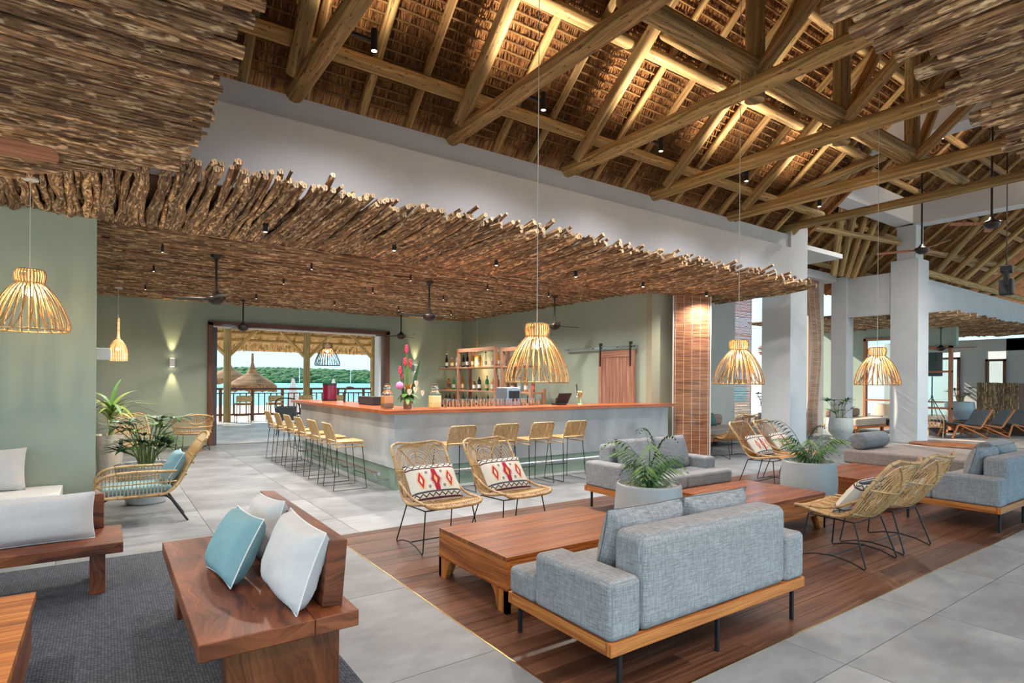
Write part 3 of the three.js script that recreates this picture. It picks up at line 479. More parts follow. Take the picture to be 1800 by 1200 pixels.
// ================================================================== FURNITURE
function setPillow(name, label, cat, w, h, d, mat, pos, rot, opt = {}) {     // rot: [tilt about x, turn about y, roll about z], stands on its lower edge
  const o = thing(name, label, cat, pos, 0, opt.group); o.rotation.set(rot[0], rot[1], rot[2] ?? 0, 'YXZ');
  const c = cushion(w, h, d, opt); c.translate(0, h / 2, 0); part(o, 'cover', c, mat);
  if (opt.pipe !== false) { const p = pipingOf(w, h, opt.pinch ?? 0.07, opt.pr ?? 0.0035); p.translate(0, h / 2, 0); part(o, 'piping', p, opt.pipeMat ?? M.piping); }
  return o;
}
// ---- grey linen two-seat sofa, faces +z
function makeSofa(label, pos, turn) {
  const s = thing('sofa', label, 'sofa', pos, turn);
  part(s, 'frame', [rbx(-0.86, 0.2, -0.45, 0.86, 0.265, -0.41, 0.004), rbx(-0.86, 0.2, 0.36, 0.86, 0.265, 0.40, 0.004), rbx(-0.86, 0.2, -0.41, -0.82, 0.265, 0.36, 0.004), rbx(0.82, 0.2, -0.41, 0.86, 0.265, 0.36, 0.004), bx(-0.82, 0.21, -0.41, 0.82, 0.235, 0.36)], M.teak, 'honey teak base rail');
  for (const x of [-0.77, 0, 0.77]) for (const z of [-0.415, 0.40]) { if (x === 0 && z > 0) continue; part(s, 'leg', [rbx(x - 0.011, 0, z - 0.011, x + 0.011, 0.23, z + 0.011, 0.003)], M.black); }
  part(s, 'crossbar', [bx(-0.77, 0.188, -0.423, 0.77, 0.2, -0.407)], M.black);
  for (const k of [-1, 1]) {
    part(s, 'seat_cushion', [rbx(k < 0 ? -0.645 : 0.004, 0.262, -0.24, k < 0 ? -0.004 : 0.645, 0.42, 0.2, 0.03, 0, 3), rbx(k < 0 ? -0.86 : 0.004, 0.262, 0.15, k < 0 ? -0.004 : 0.86, 0.42, 0.40, 0.035, 0, 3)], M.linen);
    part(s, 'armrest', [rbx(k < 0 ? -0.86 : 0.65, 0.262, -0.45, k < 0 ? -0.65 : 0.86, 0.555, 0.155, 0.035, 2, 3)], M.linen);
  }
  part(s, 'backrest', [rbx(-0.645, 0.262, -0.45, 0.645, 0.745, -0.235, 0.05, 0, 4)], M.linen);
  for (const k of [-1, 1]) { const c = cushion(0.62, 0.42, 0.2, { pinch: 0.03 }); c.translate(0, 0.21, 0); c.rotateX(-0.26); c.translate(k * 0.315, 0.415, -0.075); const p = part(s, 'back_pillow', c, M.linen); const q = pipingOf(0.62, 0.42, 0.03, 0.0025); q.translate(0, 0.21, 0); q.rotateX(-0.26); q.translate(k * 0.315, 0.415, -0.075); part(p, 'seam', q, M.charcoal); }
  return s;
}
const sofaA = makeSofa('grey linen sofa in the foreground with its back to the camera', [2.81, 0, -2.40], PI);
dup(sofaA, 'grey linen sofa facing the camera behind the first fern planter', [5.58, 0, -4.74], 0, undefined);
dup(sofaA, 'grey linen sofa cut by the right edge beside the rattan chairs', [8.19, 0, -2.37], PI, undefined);

// ---- low teak coffee tables
function makeTable(label, x0, x1, topMat, mat = M.teak) {
  const t = thing('coffee_table', label, 'coffee table', [(x0 + x1) / 2, 0, -3.52]), w = (x1 - x0) / 2, d = 0.46;
  const n = 6; for (let i = 0; i < n; i++) { const z0 = -d + i * 2 * d / n; part(t, 'top_board', [rbx(-w, 0.335, z0 + 0.0006, w, 0.365, z0 + 2 * d / n - 0.0006, 0.0015, 0, 1)], topMat); }
  part(t, 'apron', [rbx(-w, 0.155, -d, -w + 0.03, 0.336, d, 0.002, 2, 1), rbx(w - 0.03, 0.155, -d, w, 0.336, d, 0.002, 2, 1), rbx(-w + 0.03, 0.155, -d, w - 0.03, 0.336, -d + 0.03, 0.002, 0, 1), rbx(-w + 0.03, 0.155, d - 0.03, w - 0.03, 0.336, d, 0.002, 0, 1)], mat);
  part(t, 'edge_moulding', [bx(-w - 0.006, 0.15, -d - 0.006, w + 0.006, 0.158, d + 0.006)], M.teakDark);
  for (const sx of [-1, 1]) for (const sz of [-1, 1]) {
    const sh = new THREE.Shape(); sh.moveTo(0, 0); sh.lineTo(0.1, 0); sh.quadraticCurveTo(0.125, 0.04, 0.13, 0.075); sh.quadraticCurveTo(0.14, 0.11, 0.19, 0.15); sh.lineTo(0, 0.15); sh.lineTo(0, 0);
    const mk = () => { const g = clean(new THREE.ExtrudeGeometry(sh, { depth: 0.035, bevelEnabled: false })); return g; };
    const a = mk(); if (sx > 0) { a.scale(-1, 1, 1); } a.translate(sx * w, 0, sz > 0 ? d - 0.035 : -d);
    const b = mk(); b.rotateY(-PI / 2); if (sz > 0) { b.scale(1, 1, -1); } b.translate(sx > 0 ? w : -w + 0.035, 0, sz * d);
    for (const g of [a, b]) { g.computeVertexNormals(); uvBox(g, 0); }
    part(t, 'leg', [a, b], mat);
  }
  return t;
}
makeTable('low honey teak coffee table in front of the pair of kilim chairs', 2.12, 3.56, std({ map: T.teak, color: lin(0.72, 0.62, 0.45), roughness: 0.35 }));
makeTable('low reddish teak coffee table between the two fern planters', 4.9, 6.16, std({ map: T.teak, color: lin(0.72, 0.55, 0.5), roughness: 0.26 }));
makeTable('low dark teak coffee table behind the pair of rattan chairs', 7.35, 8.8, std({ map: T.teak, color: lin(0.6, 0.46, 0.42), roughness: 0.28 }), M.teakDark);

// ---- suar wood bench with a plank backrest (seat runs along z)
{
  const b = thing('wooden_bench', 'dark suar wood bench with plank backrest in the foreground', 'bench', [0.64, 0.014, -3.5]);
  const seat = part(b, 'seat', [rbx(-0.33, 0.35, -0.88, 0.13, 0.425, 0.9, 0.006, 2, 2)], M.suar); part(b, 'seat_plank', [rbx(0.131, 0.35, -0.88, 0.33, 0.425, 0.9, 0.006, 2, 2)], M.suarLight);
  const bk = rbx(-0.045, 0, -0.66, 0.05, 0.31, 0.8, 0.006, 2, 2); bk.rotateZ(-0.08); bk.translate(0.235, 0.425, 0); const bp = part(b, 'backrest', bk, M.suar);
  part(b, 'slab_leg', [rbx(-0.21, 0, 0.66, 0.28, 0.35, 0.78, 0.006, 1, 2)], M.suar, 'broad slab leg with diagonal grain');
  part(b, 'leg', [rbx(-0.27, 0, -0.72, -0.16, 0.35, -0.6, 0.006, 1, 1)], M.suar); part(b, 'leg', [rbx(0.12, 0, -0.72, 0.24, 0.35, -0.6, 0.006, 1, 1)], M.suar);
  setPillow('cushion', 'light grey cushion leaning at the far end of the foreground bench', 'cushion', 0.5, 0.36, 0.18, M.pale, [0.745, 0.446, -3.66], [-0.22, -PI / 2 + 0.06, 0.05]);
  setPillow('cushion', 'teal cushion with piping in front of the light grey ones', 'cushion', 0.48, 0.36, 0.19, M.teal, [0.5, 0.446, -3.42], [-0.46, -PI / 2 + 0.08, 0.02]);
  setPillow('cushion', 'light grey square cushion at the near end of the foreground bench', 'cushion', 0.56, 0.38, 0.21, M.pale, [0.70, 0.446, -2.95], [-0.34, -PI / 2 + 0.04, -0.03]);
}
// ---- bench at the left edge (seat runs along x)
{
  const b = thing('wooden_bench', 'suar wood bench at the left edge with a long pale cushion', 'bench', [-0.95, 0.014, -5.1]);
  part(b, 'seat', [rbx(-1.1, 0.29, -0.3, 1.06, 0.362, 0.3, 0.006, 0, 2)], M.suarLight);
  part(b, 'backrest', [rbx(-1.1, 0.362, -0.3, 0.95, 0.62, -0.22, 0.006, 0, 2)], M.suar);
  part(b, 'leg', [rbx(0.87, 0, 0.1, 0.96, 0.29, 0.2, 0.005, 1, 1)], M.suarLight); part(b, 'leg', [rbx(0.87, 0, -0.25, 0.96, 0.29, -0.15, 0.005, 1, 1)], M.suarLight); part(b, 'leg', [rbx(-1.0, 0, -0.2, -0.9, 0.29, 0.2, 0.005, 1, 1)], M.suarLight);
  setPillow('cushion', 'long off-white lumbar cushion on the left bench', 'cushion', 0.74, 0.32, 0.17, M.pale, [-0.42, 0.378, -5.02], [-0.22, 0.05, 0], { pinch: 0.04 });
  setPillow('cushion', 'teal cushion at the very left edge of the left bench', 'cushion', 0.4, 0.38, 0.16, M.teal, [-0.93, 0.378, -4.9], [-0.25, 0.25, 0]);
}
{
  const b = thing('window_seat', 'pale low bench against the green wall at the left', 'bench', [-1.45, 0, -7.25]);
  part(b, 'seat', [rbx(-1.2, 0.3, -0.32, 1.1, 0.4, 0.3, 0.01, 0)], M.whitePaint); part(b, 'base', [bx(-1.15, 0, -0.3, 1.05, 0.3, 0.24)], M.greyWall);
  setPillow('cushion', 'pale grey cushion against the green wall at the left', 'cushion', 0.46, 0.42, 0.15, M.pale, [-0.86, 0.4, -7.4], [-0.2, 0, 0], { pipe: false });
}
{ // table in the lower left corner
  const t = thing('side_table', 'honey teak table corner at the bottom left', 'table', [-0.8, 0.014, -3.1]);
  for (let i = 0; i < 5; i++) part(t, 'top_board', [rbx(-0.52, 0.36, -0.7 + i * 0.26 + 0.0007, 0.52, 0.4, -0.44 + i * 0.26 - 0.0007, 0.002, 0, 1)], M.teak);
  part(t, 'apron', [rbx(-0.5, 0.1, -0.68, 0.505, 0.36, 0.58, 0.003, 2, 1)], M.teakDark); for (const sx of [-0.42, 0.42]) for (const sz of [-0.6, 0.5]) part(t, 'leg', [rbx(sx - 0.05, 0, sz - 0.05, sx + 0.05, 0.1, sz + 0.05, 0.004)], M.teakDark);
}

// ---- rattan lounge chair with steel sled legs, faces +z
function loungeShell(o, mat, half = 0.285, n = 26) {
  const prof = curve([[0, 0.400, 0.345], [0, 0.418, 0.28], [0, 0.388, 0.12], [0, 0.366, -0.08], [0, 0.398, -0.21], [0, 0.50, -0.31], [0, 0.66, -0.42], [0, 0.82, -0.50], [0, 0.875, -0.525]], 40);
  const at = (s) => { const k = clamp(s) * 40, i = Math.min(39, Math.floor(k)); return prof[i].clone().lerp(prof[i + 1], k - i); };
  const W = (s) => half * (s < 0.1 ? Math.sqrt(1 - Math.pow(1 - s / 0.1, 2) * 0.55) : 1) * (s > 0.86 ? Math.sqrt(Math.max(0, 1 - Math.pow((s - 0.86) / 0.145, 2) * 0.62)) : 1);
  const P = (u, s, lift = 0) => { const p = at(s), c = u * u; p.x = u * W(s); const bk = clamp((s - 0.3) / 0.4); p.z += c * 0.11 * bk * (1 - 0.5 * clamp((s - 0.75) / 0.25)); p.y += c * (0.02 + 0.05 * bk * (1 - clamp((s - 0.55) / 0.3))) * (s < 0.06 ? 0.3 : 1); p.z += lift * 0.6; p.y += lift * 0.6; return p; };
  // rim: round the front, up the sides, over the top
  const rim = []; for (let i = 0; i <= 10; i++) rim.push(P(-1 + i * 0.2, 0.0)); for (let i = 1; i < 26; i++) rim.push(P(1, i / 26)); for (let i = 0; i <= 10; i++) rim.push(P(1 - i * 0.2, 1)); for (let i = 1; i < 26; i++) rim.push(P(-1, 1 - i / 26));
  part(o, 'rim', tube(rim, 0.0135, 8, { closed: true }), M.rattan);
  const ribs = []; for (let i = 1; i < n; i++) { const u = -1 + 2 * i / n, pts = []; for (let k = 0; k <= 18; k++) pts.push(P(u, 0.01 + k / 18 * 0.70)); ribs.push(tube(pts, 0.0062, 5, { caps: false, u0: rr(0, 3) })); }
  part(o, 'shell_ribs', ribs, mat);
  const S0 = 0.715, arcs = [];
  for (let j = 1; j <= 13; j++) { const k = j / 13.6, pts = []; for (let i = 0; i <= 18; i++) { const a = i / 18 * PI; pts.push(P(Math.cos(a) * k, S0 + (0.995 - S0) * k * Math.sin(a))); } arcs.push(tube(pts, 0.0052, 5, { caps: false, u0: rr(0, 3) })); }
  part(o, 'back_arcs', arcs, mat);
  for (const a of [PI * 0.24, PI * 0.5, PI * 0.76]) { const pts = []; for (let i = 0; i <= 6; i++) pts.push(P(Math.cos(a) * i / 6 * 0.97, S0 + (0.995 - S0) * i / 6 * Math.sin(a))); part(o, 'spoke', tube(pts, 0.0085, 6), mat); }
  for (const s of [0.12, 0.3, 0.5, 0.715]) { const pts = []; for (let i = 0; i <= 12; i++) pts.push(P(-1 + i / 6, s)); part(o, 'woven_band', tube(pts, 0.0085, 6), mat); }
  for (const k of [-1, 1]) { const pts = []; for (let i = 0; i <= 14; i++) { const t = i / 14, s = 0.14 + t * 0.5; const p = P(k, s); p.y += 0.055 * Math.sin(PI * t); p.z += 0.10 * Math.sin(PI * t); p.x -= k * 0.01 * Math.sin(PI * t); pts.push(p); } part(o, 'side_loop', tube(pts, 0.0115, 7), M.rattan); }
}
function sledLegs(o, hw = 0.265) {
  part(o, 'seat_frame', [bar([-hw * 0.9, 0.365, 0.22], [hw * 0.9, 0.365, 0.22], 0.006), bar([-hw * 0.9, 0.355, -0.16], [hw * 0.9, 0.355, -0.16], 0.006), bar([-hw * 0.9, 0.365, 0.22], [-hw * 0.9, 0.355, -0.16], 0.006), bar([hw * 0.9, 0.365, 0.22], [hw * 0.9, 0.355, -0.16], 0.006)], M.black);
  for (const k of [-1, 1]) part(o, 'leg', tube([[k * hw * 0.9, 0.36, 0.22], [k * (hw + 0.02), 0.02, 0.27], [k * (hw + 0.021), 0.006, 0.262], ...[0.14, 0, -0.14].map((z) => [k * (hw + 0.02), 0.006 + 0.055 * (1 - Math.pow(z / 0.26, 2)), z]), [k * (hw + 0.021), 0.006, -0.262], [k * (hw + 0.02), 0.02, -0.27], [k * hw * 0.9, 0.355, -0.16]], 0.0065, 6), M.black);
  part(o, 'stretcher', bar([-hw - 0.02, 0.055, 0], [hw + 0.02, 0.055, 0], 0.006), M.black);
}
const chair0 = thing('rattan_lounge_chair', 'left of the two rattan chairs with kilim cushions facing the camera', 'chair', [2.52, 0, -4.76]);
loungeShell(chair0, M.rattanPale); sledLegs(chair0);
const chair1 = dup(chair0, 'right of the two rattan chairs with kilim cushions before the bar', [3.34, 0, -4.78], 0.04);
const chair2 = thing('rattan_lounge_chair', 'rattan chair seen from behind nearest the grey sofa back', 'chair', [5.28, 0, -2.43], PI);
loungeShell(chair2, M.rattan); sledLegs(chair2);
dup(chair2, 'rattan chair seen from behind beside the right edge sofa', [6.0, 0, -2.43], PI);
const chair4 = thing('rattan_lounge_chair', 'brown rattan chair with kilim cushion left of the second planter', 'chair', [8.13, 0, -4.92], 0.1);
loungeShell(chair4, M.rattanDark); sledLegs(chair4);
dup(chair4, 'brown rattan chair with kilim cushion behind the second planter', [8.86, 0, -4.98], 0.1);
dup(chair4, 'rattan chair with its back to the camera by the hanging bamboo blind', [10.32, 0, -7.0], PI - 0.2);
dup(chair0, 'rattan chair half hidden behind the dark palm planter', [0.42, 0, -11.6], 0.25);
const kil = (label, x, z, turn) => setPillow('kilim_cushion', label, 'cushion', 0.52, 0.38, 0.12, M.kilim, [x + 0.12 * Math.sin(turn), 0.405, z + 0.12 * Math.cos(turn)], [-0.66, turn, 0], { print: true, pipe: false, pinch: 0.03 });
kil('kilim cushion on the left rattan chair facing the camera', 2.52, -4.86, 0); kil('kilim cushion on the right rattan chair before the bar', 3.34, -4.88, 0.04);
kil('kilim cushion inside the near rattan chair seen from behind', 5.28, -2.33, PI); kil('kilim cushion on the brown chair left of the second planter', 8.12, -5.02, 0.1); kil('kilim cushion on the brown chair behind the second planter', 8.85, -5.08, 0.1);

// ---- rattan armchair at the left, side on, faces -x
{
  const o = thing('rattan_armchair', 'low rattan armchair with teal cushions seen from the side', 'chair', [0.42, 0, -7.22], -PI / 2);   // local +z is the front
  const hw = 0.27;
  for (const k of [-1, 1]) {
    const arm = curve([[k * hw, 0.31, 0.36], [k * hw, 0.33, 0.46], [k * hw, 0.42, 0.50], [k * hw, 0.515, 0.44], [k * hw, 0.55, 0.3], [k * hw, 0.55, 0.0], [k * hw, 0.54, -0.2]], 26);
    part(o, 'arm_rail', tube(arm, 0.015, 8), M.rattan);
    const side = curve([[k * hw, 0.31, 0.4], [k * hw, 0.31, 0.0], [k * hw, 0.33, -0.12], [k * hw, 0.42, -0.22], [k * hw, 0.62, -0.32], [k * hw, 0.86, -0.47]], 24);
    part(o, 'side_rail', tube(side, 0.015, 8), M.rattan);
    const sp = []; for (let i = 0; i < 20; i++) { const z = 0.45 - i * 0.032; const top = z > 0.42 ? 0.5 : 0.545, bot = z < -0.06 ? 0.32 + (-0.06 - z) * 0.9 : 0.315; sp.push(bar([k * hw, bot, z + (z < -0.1 ? 0.02 : 0)], [k * hw, top, z - 0.012], 0.0045, 5)); }
    part(o, 'spindles', sp, M.rattanPale); part(o, 'mid_rail', bar([k * hw, 0.43, 0.48], [k * hw, 0.44, -0.2], 0.006), M.rattanPale);
    const f = tube(curve([[k * 0.2, 0.29, 0.3], [k * 0.2, 0.29, -0.05], [k * 0.2, 0.26, -0.14], [k * 0.2, 0.14, -0.22], [k * 0.2, 0.0, -0.31]], 18), 0.0115, 7); part(o, 'leg', f, M.black);
    part(o, 'leg', tube(curve([[k * 0.2, 0.29, 0.2], [k * 0.2, 0.29, 0.4], [k * 0.2, 0.14, 0.54], [k * 0.2, 0.0, 0.62]], 14), 0.0115, 7), M.black);
  }
  const bk = []; for (let i = 0; i < 15; i++) { const x = -hw + 0.02 + i * (2 * hw - 0.04) / 14; bk.push(tube(curve([[x, 0.32, -0.1], [x, 0.42, -0.22], [x, 0.62, -0.325], [x * 1.02, 0.9, -0.5]], 10), 0.0075, 5)); }
  part(o, 'back_canes', bk, M.rattanPale);
  for (const [y, z] of [[0.62, -0.345], [0.74, -0.42], [0.5, -0.28]]) part(o, 'cross_rail', bar([-hw - 0.02, y, z], [hw + 0.02, y, z], 0.013, 7), M.rattanDark);
  part(o, 'top_rail', tube(curve([[-hw, 0.86, -0.47], [-hw * 0.7, 0.9, -0.5], [0, 0.915, -0.51], [hw * 0.7, 0.9, -0.5], [hw, 0.86, -0.47]], 14), 0.015, 7), M.rattan);
  part(o, 'front_rail', [bar([-hw, 0.315, 0.4], [hw, 0.315, 0.4], 0.013, 7), bar([-hw, 0.31, -0.08], [hw, 0.31, -0.08], 0.012, 7)], M.rattan);
  part(o, 'seat_pad', [rbx(-0.245, 0.325, -0.16, 0.245, 0.40, 0.44, 0.03, 0, 3)], M.teal, 'teal seat pad');
  setPillow('cushion', 'teal cushion leaning in the low rattan armchair', 'cushion', 0.44, 0.36, 0.16, M.teal, [0.52, 0.405, -7.22], [-0.5, -PI / 2, 0]);
}
// ---- barrel chair by the terrace opening
{
  const o = thing('rattan_barrel_chair', 'pale rattan barrel chair under the wall lamp by the opening', 'chair', [1.52, 0, -13.9], PI + 0.15);
  const ring = (y, r, a0 = -0.15, a1 = PI + 0.15) => { const p = []; for (let i = 0; i <= 20; i++) { const a = lerp(a0, a1, i / 20); p.push([Math.cos(a) * r, y + 0.0, -Math.sin(a) * r * 0.85]); } return p; };
  const rows = []; for (let i = 0; i < 34; i++) { const a = i / 33 * PI, y1 = 0.60 + 0.16 * Math.sin(a); rows.push(bar([Math.cos(a) * 0.34, 0.36, -Math.sin(a) * 0.29], [Math.cos(a) * 0.39, y1, -Math.sin(a) * 0.34], 0.006, 5)); }
  part(o, 'back_canes', rows, M.rattanPale);
  const top = []; for (let i = 0; i <= 24; i++) { const a = -0.1 + i / 24 * (PI + 0.2); top.push([Math.cos(a) * 0.40, 0.60 + 0.16 * Math.max(0, Math.sin(a)), -Math.sin(a) * 0.345]); }
  part(o, 'top_rail', tube(top, 0.018, 7), M.rattanPale);
  for (const y of [0.37, 0.5]) part(o, 'woven_band', tube(ring(y, 0.35 + (y - 0.36) * 0.2), 0.013, 6), M.rattanPale);
  part(o, 'brace', [tube(curve([[-0.36, 0.72, -0.16], [0, 0.56, -0.33], [0.36, 0.72, -0.16]], 10), 0.012, 6), bar([0, 0.56, -0.33], [0, 0.76, -0.35], 0.009)], M.rattan);
  const seat = cyl(0.33, 0.34, 0.34, 0.40, 24); seat.scale(1, 1, 0.85); part(o, 'seat_pad', seat, M.beige);
  sledLegs(o, 0.24);
}

// ---- bar stools: faces +z (towards the bar), rattan on black wire legs
function makeStool(label, pos, turn, mats = [M.rattan, M.rattanPale]) {
  const s = thing('bar_stool', label, 'stool', pos, turn), w = 0.2, L = [];
  part(s, 'seat_frame', [tube([[-w, 0.615, 0.2], [-w, 0.655, 0.185], [-w, 0.655, -0.17], [-w, 0.615, -0.2]].map(vv), 0.008, 6), tube([[w, 0.615, 0.2], [w, 0.655, 0.185], [w, 0.655, -0.17], [w, 0.615, -0.2]].map(vv), 0.008, 6), bar([-w, 0.655, 0.185], [w, 0.655, 0.185], 0.009), bar([-w, 0.615, 0.2], [w, 0.615, 0.2], 0.008), bar([-w, 0.59, -0.2], [-w, 0.59, 0.2], 0.008), bar([w, 0.59, -0.2], [w, 0.59, 0.2], 0.008), bar([-w, 0.635, -0.19], [-w, 0.635, 0.19], 0.005), bar([w, 0.635, -0.19], [w, 0.635, 0.19], 0.005), bar([-w, 0.59, 0.2], [-w, 0.655, 0.19], 0.007), bar([w, 0.59, 0.2], [w, 0.655, 0.19], 0.007)], mats[0]);
  const cane = []; for (let i = 0; i < 17; i++) { const x = -w + 0.012 + i * (2 * w - 0.024) / 16; cane.push(tube(curve([[x, 0.662, 0.188], [x, 0.65, 0.06], [x, 0.645, -0.08], [x, 0.665, -0.19]], 6), 0.009, 5, { caps: false, u0: rr(0, 3) })); }
  part(s, 'seat_canes', cane, mats[1]);
  part(s, 'back_frame', tube([[-w, 0.6, -0.19], [-w, 0.7, -0.2], [-w, 0.875, -0.26], [-w + 0.03, 0.905, -0.27], [w - 0.03, 0.905, -0.27], [w, 0.875, -0.26], [w, 0.7, -0.2], [w, 0.6, -0.19]], 0.0105, 7), mats[0]);
  const bk = []; for (let i = 0; i < 19; i++) { const x = -w + 0.012 + i * (2 * w - 0.024) / 18; bk.push(tube([[x, 0.69, -0.197], [x, 0.8, -0.233], [x, 0.905, -0.27]], 0.0085, 5, { caps: false, u0: rr(0, 3) })); }
  part(s, 'back_canes', bk, mats[1]);
  part(s, 'back_rail', bar([-w, 0.69, -0.197], [w, 0.69, -0.197], 0.008), mats[0]);
  for (const k of [-1, 1]) part(s, 'leg', tube([[k * w * 0.97, 0.6, 0.175], [k * 0.225, 0.008, 0.23], [k * 0.225, 0.008, -0.23], [k * w * 0.97, 0.6, -0.175]], 0.0062, 5), M.black);
  part(s, 'footrest', bar([-0.213, 0.2, 0.212], [0.213, 0.2, 0.212], 0.006, 5), M.black);
  return s;
}
const stool0 = makeStool('rattan bar stool nearest the corner on the left side of the bar', [2.75, 0, -7.96], PI / 2);
[-8.67, -9.41, -10.08, -10.77, -11.49].forEach((z, i) => dup(stool0, `rattan bar stool, ${ORD[i + 1]} from the corner on the left side of the bar`, [2.75, 0, z], PI / 2, 'stools on the left side of the bar'));
stool0.userData.group = 'stools on the left side of the bar';
[3.86, 4.56, 5.2, 5.84].forEach((x, i) => dup(stool0, `rattan bar stool, ${ORD[i]} from the corner along the bar front`, [x, 0, -6.86], PI, 'stools along the bar front'));
// ================================================================== THE BAR
{
  const b = thing('bar_counter', 'L-shaped bar with grey plaster front and reddish timber top', 'bar', [0, 0, 0]);
  part(b, 'front_panel', [bx(3.22, 0.3, -7.55, 8.82, 1.05, -7.35, 0), bx(3.22, 0.3, -11.95, 3.42, 1.05, -7.55, 2), bx(8.62, 0, -7.55, 8.82, 0.3, -7.38, 0)], M.barWall, 'grey polished plaster panel');
  part(b, 'base_plinth', [bx(3.24, 0, -7.55, 8.8, 0.3, -7.37, 0), bx(3.24, 0, -11.9, 3.42, 0.3, -7.55, 2)], M.barGreen, 'green plinth');
  part(b, 'counter_top', [rbx(3.05, 1.05, -7.9, 8.86, 1.1, -7.2, 0.004, 0, 2), rbx(3.05, 1.05, -12.05, 3.75, 1.1, -7.9, 0.004, 2, 2)], M.counter, 'reddish timber counter top');
  part(b, 'back_shelf', [bx(3.8, 0.86, -8.6, 7.4, 0.9, -7.95, 0), bx(3.8, 0.1, -7.97, 8.3, 0.86, -7.93, 0)], M.blackMatte);
  const fr = part(b, 'foot_rail', [bar([3.03, 0.24, -7.42], [3.03, 0.24, -11.6], 0.024, 12), bar([3.5, 0.24, -7.13], [8.6, 0.24, -7.13], 0.024, 12)], M.steel, 'chrome foot rail');
  for (const z of [-7.6, -9.0, -10.4, -11.5]) part(fr, 'rail_bracket', tube([[3.03, 0.235, z], [3.07, 0.13, z], [3.24, 0.12, z]], 0.014, 6), M.steel);
  for (const x of [3.9, 5.3, 6.7, 8.1]) part(fr, 'rail_bracket', tube([[x, 0.235, -7.13], [x, 0.13, -7.19], [x, 0.12, -7.38]], 0.014, 6), M.steel);
}
// ---- back bar shelving
const SX = 7.72;
{
  const s = thing('back_bar_shelf', 'open timber bottle shelving in the corner behind the bar', 'shelf', [0, 0, 0]);
  part(s, 'lower_cabinet', [bx(7.5, 0, -14.4, 8.5, 0.86, -9.0, 2)], M.blackMatte); part(s, 'worktop', [rbx(7.45, 0.86, -14.4, 8.5, 0.9, -9.0, 0.004, 2)], M.shelfWood);
  for (const z of [-13.2, -11.45, -11.15, -10.05]) for (const x of [SX - 0.15, SX + 0.2]) part(s, 'post', [rbx(x - 0.035, 0.9, z - 0.035, x + 0.035, z < -11.2 ? 2.33 : z < -11 ? 2.28 : 1.34, z + 0.035, 0.004, 1, 1)], M.shelfWood);
  for (const y of [1.23, 1.82]) { part(s, 'shelf_board', [rbx(SX - 0.18, y, -14.3, SX + 0.22, y + 0.035, -11.1, 0.003, 2, 1)], M.shelfWood); part(s, 'gallery_rail', [bar([SX - 0.175, y + 0.075, -14.3], [SX - 0.175, y + 0.075, -11.1], 0.005, 5)], M.black); }
  part(s, 'shelf_board', [rbx(SX - 0.18, 1.23, -11.15, SX + 0.22, 1.265, -10.02, 0.003, 2, 1)], M.shelfWood); part(s, 'shelf_board', [rbx(SX - 0.18, 1.82, -11.15, SX + 0.22, 1.855, -10.3, 0.003, 2, 1)], M.shelfWood);
  part(s, 'top_rail', [rbx(SX - 0.18, 2.24, -13.23, SX - 0.12, 2.33, -11.42, 0.003, 2, 1)], M.shelfWood); part(s, 'top_rail', [rbx(SX - 0.18, 2.19, -11.18, SX - 0.12, 2.28, -9.9, 0.003, 2, 1)], M.shelfWood);
}
// ---- bottles
const liquor = {}; const liq = (k, c, o = {}) => liquor[k] ?? (liquor[k] = std({ color: lin(...c), roughness: 0.08, ...o }));
const BK = {
  clear: [() => new THREE.MeshPhysicalMaterial({ color: lin(0.9, 0.95, 0.96), roughness: 0.04, transmission: 0.85, thickness: 0 }), 'clear glass'], green: [() => liq('green', [0.03, 0.22, 0.05]), 'green glass'],
  amber: [() => liq('amber', [0.5, 0.2, 0.03]), 'amber spirit'], dark: [() => liq('dark', [0.02, 0.012, 0.012]), 'black glass'], red: [() => liq('red', [0.25, 0.02, 0.02]), 'dark red'], rum: [() => liq('rum', [0.28, 0.1, 0.03]), 'brown rum'], gold: [() => liq('gold', [0.7, 0.42, 0.1]), 'golden spirit'], purple: [() => liq('purple', [0.05, 0.015, 0.06]), 'purple black'],
};
for (const k in BK) BK[k][0] = BK[k][0]();
const labelMat = [[0.7, 0.66, 0.58], [0.6, 0.12, 0.08], [0.75, 0.6, 0.3], [0.12, 0.12, 0.14], [0.8, 0.78, 0.76]].map((c) => std({ color: lin(...c), roughness: 0.7 }));
const shapes = [
  [0.036, [[0, 0], [0.034, 0], [0.036, 0.006], [0.036, 0.19], [0.03, 0.215], [0.014, 0.24], [0.0125, 0.29], [0.0145, 0.292], [0.0145, 0.3], [0, 0.3]]],
  [0.042, [[0, 0], [0.04, 0], [0.042, 0.006], [0.042, 0.15], [0.036, 0.175], [0.016, 0.195], [0.0135, 0.235], [0.016, 0.237], [0.016, 0.25], [0, 0.25]]],
  [0.033, [[0, 0], [0.031, 0], [0.033, 0.006], [0.033, 0.17], [0.027, 0.21], [0.013, 0.26], [0.012, 0.32], [0.0145, 0.322], [0.0145, 0.335], [0, 0.335]]],
].map(([r, p]) => { const body = p.slice(0, -3), top = p.slice(-4); return { r, body: lathe([...body, [0, body[body.length - 1][1]]], 14), cap: lathe([[0.0135, top[0][1] - 0.012], [0.0155, top[0][1] - 0.01], [0.0155, top[3][1]], [0, top[3][1]]], 10), lab: cyl(r + 0.0008, r + 0.0008, 0.05, 0.125, 14) }; });
const caps = [M.blackMatte, std({ color: lin(0.5, 0.05, 0.05), roughness: 0.4 }), M.brass, M.whitePaint];
